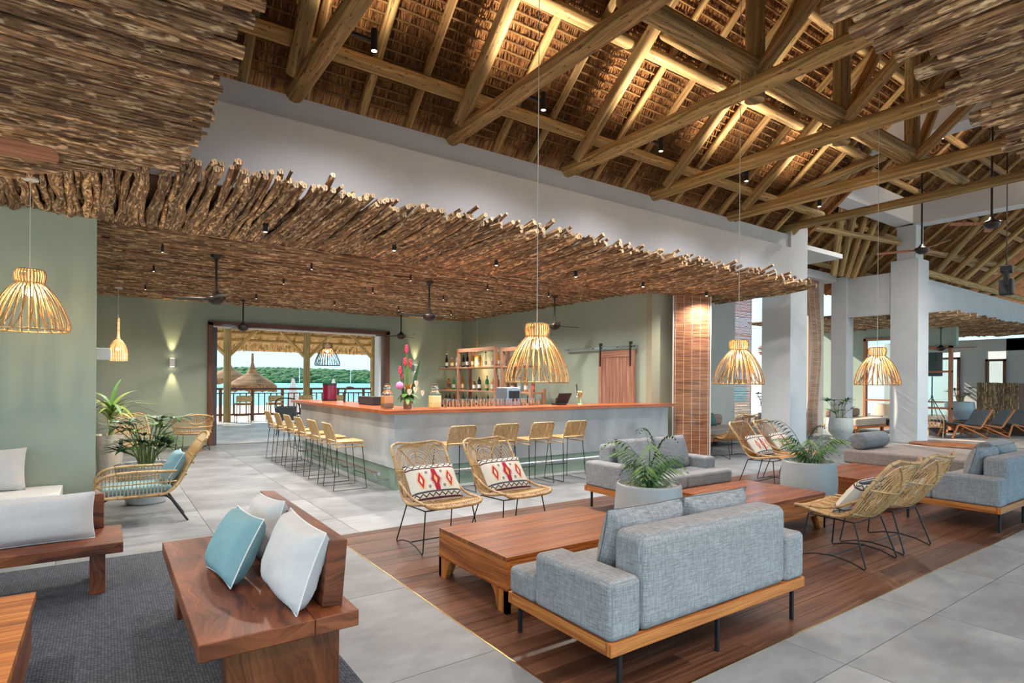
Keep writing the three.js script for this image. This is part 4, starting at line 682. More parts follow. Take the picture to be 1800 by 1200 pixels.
function bottle(kind, shape, label, pos, scale = 1, group) {
  const o = thing('bottle', label, 'bottle', pos, rr(0, 6), group), s = shapes[shape];
  part(o, 'body', s.body, BK[kind][0]); part(o, 'cap', s.cap, caps[Math.floor(rnd() * 4)]); part(o, 'paper_label', s.lab, labelMat[Math.floor(rnd() * 5)]); o.scale.setScalar(scale); return o;
}
{
  const row = (kinds, y, z0, z1, where, x = SX + 0.03) => kinds.forEach((k, i) => { const z = lerp(z0, z1, i / (kinds.length - 1)); bottle(k, Math.floor(rnd() * 3), `${BK[k][1]} bottle, ${ORD[i]} from the far end on ${where}`, [x + rr(-0.03, 0.03), y, z], y < 1 ? rr(0.85, 0.96) : rr(1.05, 1.25), where); });
  row(['dark', 'rum', 'clear', 'dark', 'dark', 'amber', 'gold', 'clear', 'clear', 'amber', 'clear', 'rum', 'gold', 'clear'], 1.855, -14.15, -10.5, 'the upper bar shelf');
  row(['amber', 'green', 'gold', 'amber', 'rum', 'rum', 'dark', 'green', 'gold', 'amber', 'gold', 'rum', 'clear', 'amber', 'red'], 1.265, -14.1, -10.2, 'the lower bar shelf');
  row(['purple', 'dark', 'red', 'dark', 'green', 'clear', 'green', 'dark', 'red', 'dark', 'green', 'purple', 'clear', 'dark', 'green', 'amber', 'dark', 'red'], 0.9, -14.2, -10.2, 'the back bar worktop', SX + 0.03);
}
// ---- glasses upside down behind the counter
{
  const gl = lathe([[0.034, 0.12], [0.036, 0.12], [0.032, 0.002], [0.0, 0.0], [0, 0.006], [0.028, 0.008], [0.034, 0.12]], 12), wine = lathe([[0.03, 0], [0.034, 0.05], [0.02, 0.09], [0.004, 0.1], [0.004, 0.16], [0.03, 0.165], [0.03, 0.168], [0, 0.168]], 12);
  for (let i = 0; i < 22; i++) solo('drinking_glass', gl, M.glass, `clear tumbler, ${ORD[i]} from the flowers in the row behind the bar top`, 'glass', [4.25 + i * 0.083, 1.1, -7.8 + (i % 2) * 0.03], 0, 'tumblers on the bar top');
  for (let i = 0; i < 10; i++) solo('wine_glass', wine, M.glass, `upturned stem glass, ${ORD[i]} from the left behind the tumblers`, 'glass', [4.5 + i * 0.105, 0.9, -8.35], 0, 'stem glasses behind the bar');
}
// ---- infusion jars
function jar(label, pos, c1, c2) {
  const o = thing('infusion_jar', label, 'jar', pos);
  const glass = part(o, 'glass_body', [rbx(-0.075, 0, -0.075, 0.075, 0.215, 0.075, 0.012, 1, 2)], new THREE.MeshPhysicalMaterial({ color: lin(0.95, 0.97, 0.97), roughness: 0.03, transmission: 1, thickness: 0 }));
  part(o, 'liquid', [rbx(-0.068, 0.075, -0.068, 0.068, 0.185, 0.068, 0.01)], std({ color: lin(...c1), roughness: 0.1 })); part(o, 'fruit', [rbx(-0.068, 0.012, -0.068, 0.068, 0.076, 0.068, 0.01)], std({ color: lin(...c2), roughness: 0.6 }));
  part(o, 'shoulder', lathe([[0.074, 0.213], [0.06, 0.235], [0.05, 0.25], [0.046, 0.275], [0.055, 0.285], [0.052, 0.31], [0.036, 0.34]], 18), M.glass); part(o, 'lid', lathe([[0, 0.336], [0.04, 0.336], [0.042, 0.352], [0, 0.356]], 16), M.blackMatte);
  return o;
}
jar('orange infusion jar at the corner of the bar', [3.27, 1.1, -7.72], [0.72, 0.26, 0.03], [0.22, 0.1, 0.03]);
jar('pale yellow infusion jar right of the flowers', [3.92, 1.1, -7.52], [0.85, 0.68, 0.28], [0.7, 0.5, 0.16]);
// ---- flowers
{
  const o = thing('flower_arrangement', 'tall tropical flower arrangement with red gingers on the bar', 'flowers', [3.5, 1.1, -7.55]);
  part(o, 'vase', lathe([[0, 0], [0.05, 0], [0.054, 0.005], [0.058, 0.14], [0.055, 0.14], [0.05, 0.008], [0, 0.008]], 18), M.glass); part(o, 'water', cyl(0.047, 0.052, 0.008, 0.11, 16), std({ color: lin(0.5, 0.25, 0.14), roughness: 0.1 }));
  const red = std({ color: lin(0.62, 0.03, 0.08), roughness: 0.6 }), orange = std({ color: lin(0.85, 0.22, 0.03), roughness: 0.6, side: 2 }), pink = std({ color: lin(0.8, 0.25, 0.5), roughness: 0.7 }), peach = std({ color: lin(0.9, 0.62, 0.52), roughness: 0.45, side: 2 });
  for (const [x, z, h] of [[-0.02, 0, 0.86], [-0.045, 0.01, 0.68], [0.035, 0.0, 0.66], [-0.12, 0.02, 0.56], [-0.09, 0, 0.5]]) {
    part(o, 'ginger_stem', tube(curve([[0, 0.1, 0], [x * 0.5, h * 0.5, z], [x, h - 0.05, z]], 6), 0.005, 5), M.stem);
    const gl = []; for (let k = 0; k < 9; k++) { const t = k / 9; const b = ball(0.022 * (1 - 0.6 * Math.abs(t - 0.4)), 0, 0, 0, 8, 6); b.scale(1, 1.3, 1); b.translate(x + 0.008 * Math.sin(k * 2.4), h - 0.06 + t * 0.1, z + 0.008 * Math.cos(k * 2.4)); gl.push(b); } part(o, 'ginger_flower', gl, red);
  }
  const blade = (x, z, h, w, lean, mat) => { const g = leafBlade(h, w, 0.1); g.rotateX(-PI / 2); g.rotateZ(-lean); g.translate(x, 0.12, z); return part(o, 'leaf', g, mat); };
  blade(0.05, 0, 0.62, 0.06, 0.2, M.leafB); blade(0.0, -0.02, 0.66, 0.05, -0.02, M.leafA); blade(-0.05, 0, 0.6, 0.05, -0.12, M.leafB);
  for (let i = 0; i < 12; i++) { const g = leafBlade(rr(0.16, 0.24), rr(0.07, 0.1), 0.35); g.rotateX(-0.1 + rr(0, 0.5)); g.rotateY(i / 12 * 2 * PI + rr(0, 0.3)); g.translate(0, 0.16 + rr(0, 0.06), 0); part(o, 'leaf', g, i % 3 ? M.leafA : M.leafB); }
  for (let i = 0; i < 9; i++) { const g = leafBlade(rr(0.12, 0.18), 0.025, 0.15); g.rotateX(-0.9 + rr(-0.3, 0.3)); g.rotateY(i * 0.7); g.translate(rr(-0.03, 0.06), 0.28, 0); part(o, 'strelitzia_petal', g, orange); }
  const p = ball(0.055, -0.13, 0.33, 0.03, 12, 10); part(o, 'pink_flower', p, pink);
  for (const [x, y, z] of [[0.12, 0.36, 0.03], [0.09, 0.27, 0.06], [-0.01, 0.24, 0.09], [0.22, 0.22, 0.03]]) { const h = new THREE.Shape(); h.moveTo(0, -0.045); h.quadraticCurveTo(0.06, 0.0, 0.035, 0.04); h.quadraticCurveTo(0.01, 0.05, 0, 0.03); h.quadraticCurveTo(-0.01, 0.05, -0.035, 0.04); h.quadraticCurveTo(-0.06, 0, 0, -0.045); const g = clean(new THREE.ExtrudeGeometry(h, { depth: 0.003, bevelEnabled: false, curveSegments: 6 })); g.rotateY(0.3 + x); g.translate(x, y, z); const a = part(o, 'anthurium', g, peach); part(a, 'spadix', bar([x, y + 0.01, z + 0.005], [x + 0.01, y + 0.04, z + 0.03], 0.004, 5), M.leafC); }
}
// ---- machines on the back bar
{
  const i = thing('ice_machine', 'small steel and black drinks machine behind the bar', 'machine', [5.72, 0.9, -8.25]);
  part(i, 'body', [rbx(-0.15, 0, -0.18, 0.15, 0.5, 0.18, 0.03, 1, 3)], std({ color: lin(0.3, 0.33, 0.38), roughness: 0.25, metalness: 0.7 })); part(i, 'window', [rbx(-0.11, 0.3, 0.175, 0.11, 0.44, 0.19, 0.01)], M.black); part(i, 'tray', [rbx(-0.12, 0.02, 0.15, 0.12, 0.06, 0.26, 0.008)], M.steel);
  const p = thing('point_of_sale_screen', 'black till screen tilted on the bar top', 'screen', [6.42, 1.1, -7.68], 0.15);
  const sc = rbx(-0.16, 0, -0.012, 0.16, 0.2, 0.012, 0.008); sc.rotateX(0.5); sc.translate(0, 0.03, 0.02); part(p, 'screen', sc, M.blackMatte); part(p, 'stand', [rbx(-0.1, 0, -0.12, 0.1, 0.03, 0.06, 0.008), bx(-0.04, 0.02, -0.08, 0.04, 0.12, -0.05)], M.black);
  const t = thing('beer_tap', 'brass beer tap with black lever behind the till', 'tap', [6.8, 1.1, -7.6]);
  part(t, 'column', lathe([[0, 0], [0.05, 0], [0.05, 0.01], [0.025, 0.03], [0.03, 0.16], [0.05, 0.2], [0.045, 0.24], [0, 0.25]], 16), M.brass); part(t, 'spout', tube(curve([[0, 0.19, 0], [-0.08, 0.2, 0.03], [-0.11, 0.14, 0.04]], 8), 0.011, 6), M.steel); part(t, 'lever', bar([-0.09, 0.21, 0.03], [-0.105, 0.36, 0.02], 0.011, 6), M.blackMatte);
  const w = thing('wine_cooler', 'dark red drinks dispenser on the left wing of the bar', 'dispenser', [3.56, 1.1, -11.2]); part(w, 'body', cyl(0.13, 0.13, 0, 0.3, 20), std({ color: lin(0.16, 0.01, 0.03), roughness: 0.1 })); part(w, 'lid', cyl(0.135, 0.13, 0.3, 0.34, 20), M.black); part(w, 'base', cyl(0.14, 0.14, 0, 0.03, 20), M.black);
  const x = thing('bar_faucet', 'dark curved tap on the left wing of the bar', 'tap', [3.56, 1.1, -10.35]); part(x, 'spout', tube(curve([[0, 0, 0], [0.01, 0.2, 0], [0.06, 0.27, 0], [0.17, 0.26, 0]], 12), 0.02, 7), M.bronze); part(x, 'handle', bar([0, 0.1, 0], [0.0, 0.2, 0.08], 0.012, 6), M.bronze);
  const r = thing('bar_caddy', 'black low caddy on the left wing of the bar', 'caddy', [3.6, 1.1, -9.1]); part(r, 'tray', [rbx(-0.12, 0, -0.32, 0.12, 0.13, 0.32, 0.01)], M.blackMatte); part(r, 'rim', [rbx(-0.125, 0.12, -0.325, 0.125, 0.135, 0.325, 0.005)], M.black);
}
// ---- sliding barn door on the wall behind the bar
{
  const d = thing('sliding_barn_door', 'pinkish timber plank door hanging from a steel rail', 'door', [8.44, 0, 0]);
  const z0 = -8.84, z1 = -7.86, n = 8, w = (z1 - z0 - 0.2) / n;
  part(d, 'stile', [rbx(-0.03, 0.05, z0, 0.03, 2.13, z0 + 0.1, 0.004, 1, 1)], M.doorWood); part(d, 'stile', [rbx(-0.03, 0.05, z1 - 0.1, 0.03, 2.13, z1, 0.004, 1, 1)], M.doorWood);
  part(d, 'top_rail', [rbx(-0.03, 2.0, z0 + 0.1, 0.03, 2.13, z1 - 0.1, 0.004, 2, 1)], M.doorWood); part(d, 'bottom_rail', [rbx(-0.03, 0.05, z0 + 0.1, 0.03, 0.22, z1 - 0.1, 0.004, 2, 1)], M.doorWood);
  for (let i = 0; i < n; i++) part(d, 'plank', [rbx(-0.018, 0.2, z0 + 0.1 + i * w + 0.003, 0.02, 2.01, z0 + 0.1 + (i + 1) * w - 0.003, 0.004, 1, 1)], M.doorWood);
  for (const z of [z0 + 0.06, z1 - 0.08]) part(d, 'hanger', [rbx(-0.05, 1.82, z - 0.018, -0.032, 2.27, z + 0.018, 0.004, 1, 1), rbx(-0.05, 2.24, z - 0.03, 0.0, 2.3, z + 0.03, 0.01)], M.bronze);
  const r = thing('door_rail', 'steel rail above the sliding barn door', 'rail', [8.44, 2.2, 0]); part(r, 'track', [rbx(-0.025, -0.02, -9.95, -0.008, 0.02, -7.75, 0.003, 2, 1)], M.steel); for (const z of [-9.8, -9.0, -8.3, -7.85]) part(r, 'standoff', [rbx(-0.03, -0.015, z - 0.015, 0.08, 0.015, z + 0.015, 0.003)], M.bronze);
}
// ================================================================== PLANTS
function leafBlade(L, w, droop, n = 7, fold = 0.12) {
  const pos = [], uv = [], idx = [];
  for (let i = 0; i <= n; i++) { const t = i / n, ww = w / 2 * Math.pow(Math.sin(PI * Math.pow(clamp(t * 0.96 + 0.03), 0.75)), 0.8), z = L * t * (1 - droop * 0.25 * t), y = -droop * L * t * t; pos.push(-ww, y + ww * fold, z, 0, y, z, ww, y + ww * fold, z); uv.push(t * L, 0, t * L, w / 2, t * L, w); if (i) { const a = (i - 1) * 3, b = i * 3; idx.push(a, b, a + 1, a + 1, b, b + 1, a + 1, b + 1, a + 2, a + 2, b + 1, b + 2); } }
  const g = new THREE.BufferGeometry(); g.setAttribute('position', new THREE.BufferAttribute(new Float32Array(pos), 3)); g.setAttribute('uv', new THREE.BufferAttribute(new Float32Array(uv), 2)); g.setIndex(idx); g.computeVertexNormals(); return clean(g);
}
function frond(L, rise, droop, pairs = 15) {                         // feather palm frond growing along +z
  const pts = []; for (let i = 0; i <= 10; i++) { const t = i / 10; pts.push(V(0, L * (rise * t - droop * t * t * t), L * t * (1 - 0.3 * rise * (1 - t)))); }
  const list = [tube(pts, (t) => 0.004 * (1.2 - t), 4, { caps: false })], c = new THREE.CatmullRomCurve3(pts);
  for (let i = 2; i <= pairs; i++) { const t = i / pairs, p = c.getPoint(t), l = 0.17 * Math.sin(PI * Math.pow(clamp(0.12 + 0.86 * t), 0.8)) + 0.03; for (const k of [-1, 1]) { const g = leafBlade(l, 0.021, 0.3, 3, 0.1); g.rotateY(k * (0.95 - 0.35 * t)); g.rotateZ(-k * 0.15); g.translate(p.x, p.y, p.z); list.push(g); } }
  return merge(list);
}
function pebbles(o, R, y, n) { const lists = [[], [], []]; for (let i = 0; i < n; i++) { const a = rr(0, 2 * PI), r = R * Math.sqrt(rnd()), s = rr(0.012, 0.026), g = clean(new THREE.IcosahedronGeometry(s, 0)); g.scale(1, 0.6, rr(0.8, 1.2)); g.rotateY(a); g.translate(r * Math.cos(a), y + rr(-0.004, 0.01), r * Math.sin(a)); lists[i % 3].push(g); } lists.forEach((l, i) => { part(o, 'pebbles', l, M.pebble[i]).userData.kind = 'stuff'; }); }
function bowlPot(o, R, H, mat, base = 0.66) { part(o, 'pot', lathe([[0, 0], [R * base, 0], [R * (base + 0.12), H * 0.06], [R * 1.0, H * 0.42], [R * 1.02, H * 0.62], [R * 0.96, H * 0.97], [R * 0.93, H], [R * 0.88, H], [R * 0.87, H * 0.9], [0, H * 0.88]], 40), mat); }
function fernPlanter(label, pos, sd, n, maxL) {
  seed = sd; const o = thing('fern_planter', label, 'planter', pos); bowlPot(o, 0.295, 0.61, M.potGrey); part(o, 'soil', disc(0.262, 0.55, 28), M.soil); pebbles(o, 0.25, 0.558, 170);
  for (let i = 0; i < n; i++) { const g = frond(rr(0.6, 1) * maxL, rr(1.25, 2.0), rr(0.7, 1.2)); g.rotateY(i / n * 2 * PI + rr(-0.3, 0.3)); g.translate(rr(-0.04, 0.04), 0.55, rr(-0.04, 0.04)); part(o, 'frond', g, i % 3 ? M.leafA : M.leafB); }
  for (let i = 0; i < 5; i++) part(o, 'stem', bar([rr(-0.04, 0.04), 0.54, rr(-0.04, 0.04)], [rr(-0.05, 0.05), 0.72, rr(-0.05, 0.05)], 0.008, 5), M.stem);
  return o;
}
fernPlanter('round grey planter with a drooping fern between the first two tables', [3.95, 0, -3.5], 91, 12, 0.5);
fernPlanter('round grey planter with a feathery fern beside the brown kilim chairs', [6.66, 0, -3.5], 97, 12, 0.5);
function rhapis(o, y0, n, H, spread, mat2 = M.leafB) {
  for (let i = 0; i < n; i++) { const a = i / n * 2 * PI + rr(-0.3, 0.3), h = H * rr(0.35, 1), r = spread * rr(0.3, 1), bx_ = 0.06 * Math.cos(a), bz = 0.06 * Math.sin(a); const top = V(r * Math.cos(a), y0 + h, r * Math.sin(a)); part(o, 'stem', tube(curve([[bx_, y0, bz], [bx_ * 2, y0 + h * 0.6, bz * 2], [top.x, top.y, top.z]], 6), 0.006, 5), M.stem);
    const l = []; const fn = 8; for (let k = 0; k < fn; k++) { const g = leafBlade(rr(0.2, 0.29), 0.044, rr(0.1, 0.35), 4); const f = (k / (fn - 1) - 0.5) * 3.6; g.rotateX(rr(-0.5, -0.15)); g.rotateY(f + PI / 2 - a); g.translate(top.x, top.y, top.z); l.push(g); } part(o, 'palm_leaf', l, i % 4 ? mat2 : M.leafA); }
}
{
  seed = 311; const o = thing('palm_planter', 'tapered grey planter with a dark lady palm behind the rattan armchair', 'planter', [0.42, 0, -8.3]);
  part(o, 'pot', lathe([[0, 0], [0.2, 0], [0.21, 0.02], [0.3, 0.3], [0.335, 0.46], [0.325, 0.47], [0.31, 0.46], [0.3, 0.43], [0, 0.42]], 36), M.potGrey); pebbles(o, 0.29, 0.43, 130); rhapis(o, 0.42, 38, 0.6, 0.36);
}
{
  seed = 412; const o = thing('dracaena_planter', 'tall cream planter with a yellow green dracaena at the end of the green wall', 'planter', [0.06, 0, -11.0]);
  part(o, 'pot', lathe([[0, 0], [0.15, 0], [0.21, 0.62], [0.2, 0.63], [0.185, 0.6], [0, 0.58]], 30), M.potCream); part(o, 'trunk', tube(curve([[0, 0.58, 0], [0.05, 0.8, 0], [0.02, 1.05, 0]], 8), 0.03, 8), M.leafC);
  for (let i = 0; i < 34; i++) { const g = leafBlade(rr(0.5, 0.8), 0.06, rr(0.4, 1.1)); g.rotateX(rr(-1.25, -0.35)); g.rotateY(i * 2.4); g.translate(0.02, 0.78 + (i / 34) * 0.3, 0); part(o, 'leaf', g, i % 3 === 0 ? M.leafA : M.leafC); }
}
function smallPlanter(label, pos, R, H, mat, sd) { seed = sd; const o = thing('palm_planter', label, 'planter', pos); bowlPot(o, R, H, mat, 0.5); part(o, 'soil', disc(R * 0.86, H * 0.9), M.soil); rhapis(o, H * 0.88, 14, 0.55, R * 1.0); return o; }
smallPlanter('white bowl planter with a palm by the sunlit wall', [15.9, 0, -7.55], 0.32, 0.6, M.potWhite, 55);
smallPlanter('grey bowl planter with a palm on the stage', [23.6, 0.3, -7.3], 0.42, 0.62, M.potGrey, 66);
smallPlanter('leafy potted plant in the bright gap behind the end pillar', [14.35, 0.35, -8.7], 0.2, 0.36, M.potGrey, 77);

// ================================================================== LAMPS
function ribLamp(name, label, pos, topY, sc, mat, matIn, cd, roseMat = M.whitePaint, hang = true) {
  const o = thing(name, label, 'lamp', pos), n = 30, prof = [[0.072, 0.462], [0.086, 0.455], [0.094, 0.42], [0.086, 0.372], [0.082, 0.362], [0.115, 0.33], [0.165, 0.26], [0.21, 0.17], [0.236, 0.09], [0.243, 0.05], [0.238, 0.012]];
  const c = curve(prof.map(([r, y]) => [r * sc, y * sc, 0]), 26), ribs = [], inner = [];
  for (let i = 0; i < n; i++) { const a = i / n * 2 * PI, pts = c.map((p) => V(p.x * Math.cos(a), p.y, p.x * Math.sin(a))); ribs.push(tube(pts, 0.005 * sc, 5, { u0: rr(0, 3) })); }
  part(o, 'rib_shade', ribs, mat, 'cage of bent rattan ribs');
  for (let i = 0; i < n; i += 1) { const a = (i + 0.5) / n * 2 * PI, b = a + 0.35, pts = [[0.08, 0.365, a], [0.09, 0.28, lerp(a, b, 0.3)], [0.13, 0.16, lerp(a, b, 0.6)], [0.19, 0.06, lerp(a, b, 0.9)], [0.228, 0.02, b]].map(([r, y, t]) => V(r * sc * Math.cos(t), y * sc, r * sc * Math.sin(t))); if (i % 2) inner.push(tube(curve(pts, 8), 0.0042 * sc, 4, { caps: false })); }
  part(o, 'inner_ribs', inner, matIn);
  const ring = (r, y, t, m, nm) => { const pts = []; for (let i = 0; i < 36; i++) pts.push([r * sc * Math.cos(i / 36 * 2 * PI), y * sc, r * sc * Math.sin(i / 36 * 2 * PI)]); part(o, nm, tube(pts, t * sc, 5, { closed: true }), m); };
  ring(0.238, 0.02, 0.006, mat, 'bottom_ring'); ring(0.079, 0.365, 0.006, mat, 'neck_ring'); ring(0.073, 0.462, 0.006, mat, 'top_ring');
  part(o, 'socket', cyl(0.018 * sc, 0.018 * sc, 0.34 * sc, 0.47 * sc, 10), M.whitePaint);
  part(o, 'bulb', ball(0.03 * sc, 0, 0.30 * sc, 0, 12, 10), M.bulb);
  part(o, 'cord', bar([0, 0.47 * sc, 0], [0, topY - pos[1], 0], 0.0035, 5), M.cord);
  if (roseMat) part(o, 'ceiling_rose', cyl(0.06, 0.065, topY - pos[1] - 0.02, topY - pos[1], 18), roseMat);
  const l = lamp(0, 0.30 * sc, 0, cd); o.add(l);
  return o;
}
ribLamp('rattan_pendant', 'large rattan pendant lamp in the middle over the front table', [2.69, 1.475, -3.5], 6.75, 1, M.rattan, M.rattan, 0.7, null);
ribLamp('rattan_pendant', 'rattan pendant lamp in front of the white end pillar', [5.28, 1.47, -3.5], 6.75, 1, M.rattan, M.rattanDark, 0.7, null);
ribLamp('rattan_pendant', 'rattan pendant lamp left of the sun striped pillar', [7.9, 1.47, -3.3], 6.6, 1.04, M.rattan, M.rattanDark, 0.7, null);
ribLamp('rattan_pendant', 'pale rattan pendant lamp before the green wall at the left', [-0.55, 1.9, -6.66], 3.27, 1.2, M.rattanPale, M.rattan, 0.8);
ribLamp('rattan_pendant', 'dark rattan pendant lamp hanging over the terrace', [5.8, 1.93, -18.5], 3.6, 1.6, M.rattanBlack, M.rattanDark, 1.2, null);
function bottleLamp(label, pos, topY) {
  const o = thing('bottle_pendant', label, 'lamp', pos); const c = curve([[0.148, 0, 0], [0.15, 0.14, 0], [0.13, 0.26, 0], [0.07, 0.37, 0], [0.024, 0.45, 0], [0.02, 0.8, 0]], 16), ribs = [];
  for (let i = 0; i < 26; i++) { const a = i / 26 * 2 * PI; ribs.push(tube(c.map((p) => V(p.x * Math.cos(a), p.y, p.x * Math.sin(a))), 0.011, 5)); }
  part(o, 'rib_shade', ribs, M.rattanPale); part(o, 'neck', cyl(0.028, 0.026, 0.44, 0.82, 12), M.rattanPale); part(o, 'bulb', ball(0.035, 0, 0.22, 0), M.bulb); part(o, 'cord', bar([0, 0.8, 0], [0, topY - pos[1], 0], 0.004, 5), M.whitePaint); part(o, 'ceiling_rose', cyl(0.07, 0.08, topY - pos[1] - 0.03, topY - pos[1], 16), M.whitePaint);
  o.add(lamp(0, 0.14, 0, 0.8));
}
bottleLamp('bottle shaped rattan pendant in the far left corner', [0.2, 1.84, -13.37], 3.25);
bottleLamp('bottle shaped rattan pendant hanging behind the bottle shelves', [8.25, 1.84, -13.4], 3.25);
function sconce(label, x, y) {
  const o = thing('wall_sconce', label, 'wall lamp', [x, y, -14.7]);
  part(o, 'body', [rbx(-0.05, -0.09, 0.03, 0.05, 0.09, 0.11, 0.006)], M.whitePaint); part(o, 'back_plate', [rbx(-0.04, -0.07, 0, 0.04, 0.07, 0.03, 0.004)], M.steel);
  part(o, 'lens', [bx(-0.035, 0.09, 0.045, 0.035, 0.093, 0.095)], M.lens); part(o, 'lens', [bx(-0.035, -0.093, 0.045, 0.035, -0.09, 0.095)], M.lens);
  for (const k of [1, -1]) spot(x, y + k * 0.10, -14.63, x, y + k * 1.1, -14.72, 1.6, 0.36, 0xffe6b0, 0.3);
}
sconce('white up and down wall lamp left of the terrace opening', 1.2, 1.86); sconce('white up and down wall lamp behind the bar flowers', 7.03, 1.84);
// ceiling spotlights on the stick ceilings
const SPOTS = [];
for (const x of [1.45, 2.98, 4.53, 6.02, 7.55, 9.3]) SPOTS.push([x, -6.85]);
for (const x of [0.6, 2.5, 4.1, 5.6, 7.0]) { SPOTS.push([x, -8.75]); SPOTS.push([x, -10.4]); SPOTS.push([x, -12.6]); }
SPOTS.forEach(([x, z], i) => {
  const o = thing('ceiling_spotlight', i < 6 ? `small black spotlight, ${ORD[i]} from the left along the ragged stick band` : `small black spotlight, ${ORD[Math.floor((i - 6) / 3)]} from the left in the ${['front', 'middle', 'back'][(i - 6) % 3]} row over the bar`, 'spotlight', [x, 3.2, z]);
  const hr = i < 6 ? 0.026 : 0.016; part(o, 'housing', [cyl(hr, hr, -0.06, 0.03, 12)], M.black); part(o, 'bracket', [bar([0, 0, 0], [0, 0.06, 0], 0.008)], M.black); const ln = disc(hr * 0.75, 0, 12); ln.rotateX(PI); ln.translate(0, -0.061, 0); part(o, 'lens', ln, M.lens);
  spot(x, 3.11, z, x, 0, z + 0.1, 7.5, 1.3, 0xfff5ea, 1.0);
});
// added fill floodlights on the truss ties: one up to the thatch, one down into the hall
[1.63, 3.53, 5.41, 7.25, 9.3].forEach((x, i) => {
  const o = thing('truss_fill_light', `added small black fill floodlight on the ${ORD[i]} roof truss from the left`, 'spotlight', [x + 0.3, 4.5, -4.9]);
  part(o, 'housing', [cyl(0.03, 0.03, -0.09, 0.1, 12)], M.black); part(o, 'upper_lens', [disc(0.025, 0.101, 12)], M.lens); const d = disc(0.025, 0, 12); d.rotateX(PI); d.translate(0, -0.091, 0); part(o, 'lower_lens', d, M.lens); part(o, 'clamp', [bx(-0.22, -0.012, -0.012, 0.02, 0.012, 0.012)], M.black);
  spot(x + 0.3, 4.72, -4.9, x + 0.3, 6.5, -4.9, 5.5, 1.3, 0xffead2, 1.0); spot(x + 0.3, 4.33, -4.9, x + 0.3, 1.0, -5.2, 5, 1.25, 0xf6f6ff, 1.0);
});
[[13.8, 6.6, -4.6], [15.6, 6.5, -2.2], [14.6, 6.2, -0.2], [17.0, 5.6, -2.6]].forEach(([x, y, z], i) => {  // added fill lamps: brighten the far hall floor and its thatch
  const o = thing('beam_fill_light', `added black fill floodlight, ${ORD[i]} from the left under the beams of the far roof`, 'spotlight', [x, y, z]);
  part(o, 'housing', [cyl(0.04, 0.04, -0.14, 0.02, 12)], M.black); const d = disc(0.033, 0, 12); d.rotateX(PI); d.translate(0, -0.141, 0); part(o, 'lens', d, M.lens); part(o, 'bracket', [bx(-0.015, 0, -0.015, 0.015, 0.06, 0.015)], M.black);
  spot(x, y - 0.22, z, x, 0, z, 22, 1.3, 0xfff4e8, 1.0); spot(x, y + 0.1, z - 0.3, x, y + 2, z - 1.5, 10, 1.3, 0xffe8cc, 1.0);
});
// unseen downlights added as fill in the left and near stick ceilings
[[-1.2, -5.0], [-1.4, -3.0], [-0.6, -1.2], [0.6, 0.6], [2.2, -0.6], [4.2, -0.6], [2.2, 1.0], [4.6, 1.0]].forEach(([x, z], i) => {
  const o = thing('fill_downlight', i < 3 ? `white downlight, ${ORD[i]} from the green wall, added as fill in the left stick ceiling` : `white downlight, ${ORD[i - 3]} from the left, added as fill in the near stick ceiling`, 'downlight', [x, 3.23, z]);
  part(o, 'trim_ring', [cyl(0.04, 0.04, 0, 0.03, 16)], M.whitePaint); const d = disc(0.03, 0, 12); d.rotateX(PI); d.translate(0, -0.001, 0); part(o, 'lens', d, M.lens);
  spot(x, 3.2, z, x, 0, z - 0.2, i < 2 ? 6 : 4.5, 1.3, 0xfff2e6, 1.0);
});

// ================================================================== FANS
function fan(label, pos, topY, R, turn, blade = M.frameWood, sc = 1, bw = 1) {
  const o = thing('ceiling_fan', label, 'fan', pos, turn);
  part(o, 'motor', lathe([[0, -0.09], [0.05, -0.085], [0.1, -0.05], [0.125, 0], [0.115, 0.03], [0.06, 0.05], [0.03, 0.1], [0, 0.1]].map(([r, y]) => [r * sc, y * sc]), 24), M.bronze);
  part(o, 'down_rod', bar([0, 0.08 * sc, 0], [0, topY - pos[1], 0], 0.016, 8), M.bronze); part(o, 'canopy', lathe([[0, 0], [0.03, -0.07], [0.07, -0.03], [0.08, 0]].map(([r, y]) => [r, y + topY - pos[1]]), 18), M.bronze);
  for (let k = 0; k < 3; k++) { const g = new THREE.Shape(); g.moveTo(0.1, -0.035); g.quadraticCurveTo(R * 0.5, -0.075, R, -0.05); g.quadraticCurveTo(R * 1.03, 0.02, R * 0.96, 0.05); g.quadraticCurveTo(R * 0.5, 0.07, 0.1, 0.035); g.lineTo(0.1, -0.035); const e = clean(new THREE.ExtrudeGeometry(g, { depth: 0.008, bevelEnabled: false, curveSegments: 8 })); e.scale(1, Math.abs(bw), 1); e.rotateX(PI / 2 + 0.2 * bw); e.rotateY(k * 2 * PI / 3); uvBox(e, 0); const b = part(o, 'blade', e, blade); const s = bar([0.06, -0.01, 0], [0.16, 0, 0], 0.014, 6); s.rotateY(k * 2 * PI / 3); part(b, 'blade_iron', s, M.bronze); }
}
fan('dark ceiling fan nearest the green wall over the bar floor', [1.27, 2.63, -9.04], 3.24, 0.6, 0.5, M.bronze); fan('small dark ceiling fan in front of the terrace opening', [2.43, 2.63, -13.55], 3.24, 0.6, -0.35, M.bronze);
fan('dark ceiling fan above the left part of the bar', [4.63, 2.63, -9.12], 3.24, 0.6, 1.2, M.bronze); fan('dark ceiling fan above the flower arrangement', [6.12, 2.63, -13.6], 3.24, 0.62, 0.62, M.bronze); fan('dark ceiling fan right of the middle pendant lamp', [7.41, 2.63, -9.07], 3.24, 0.62, -0.05, M.bronze);
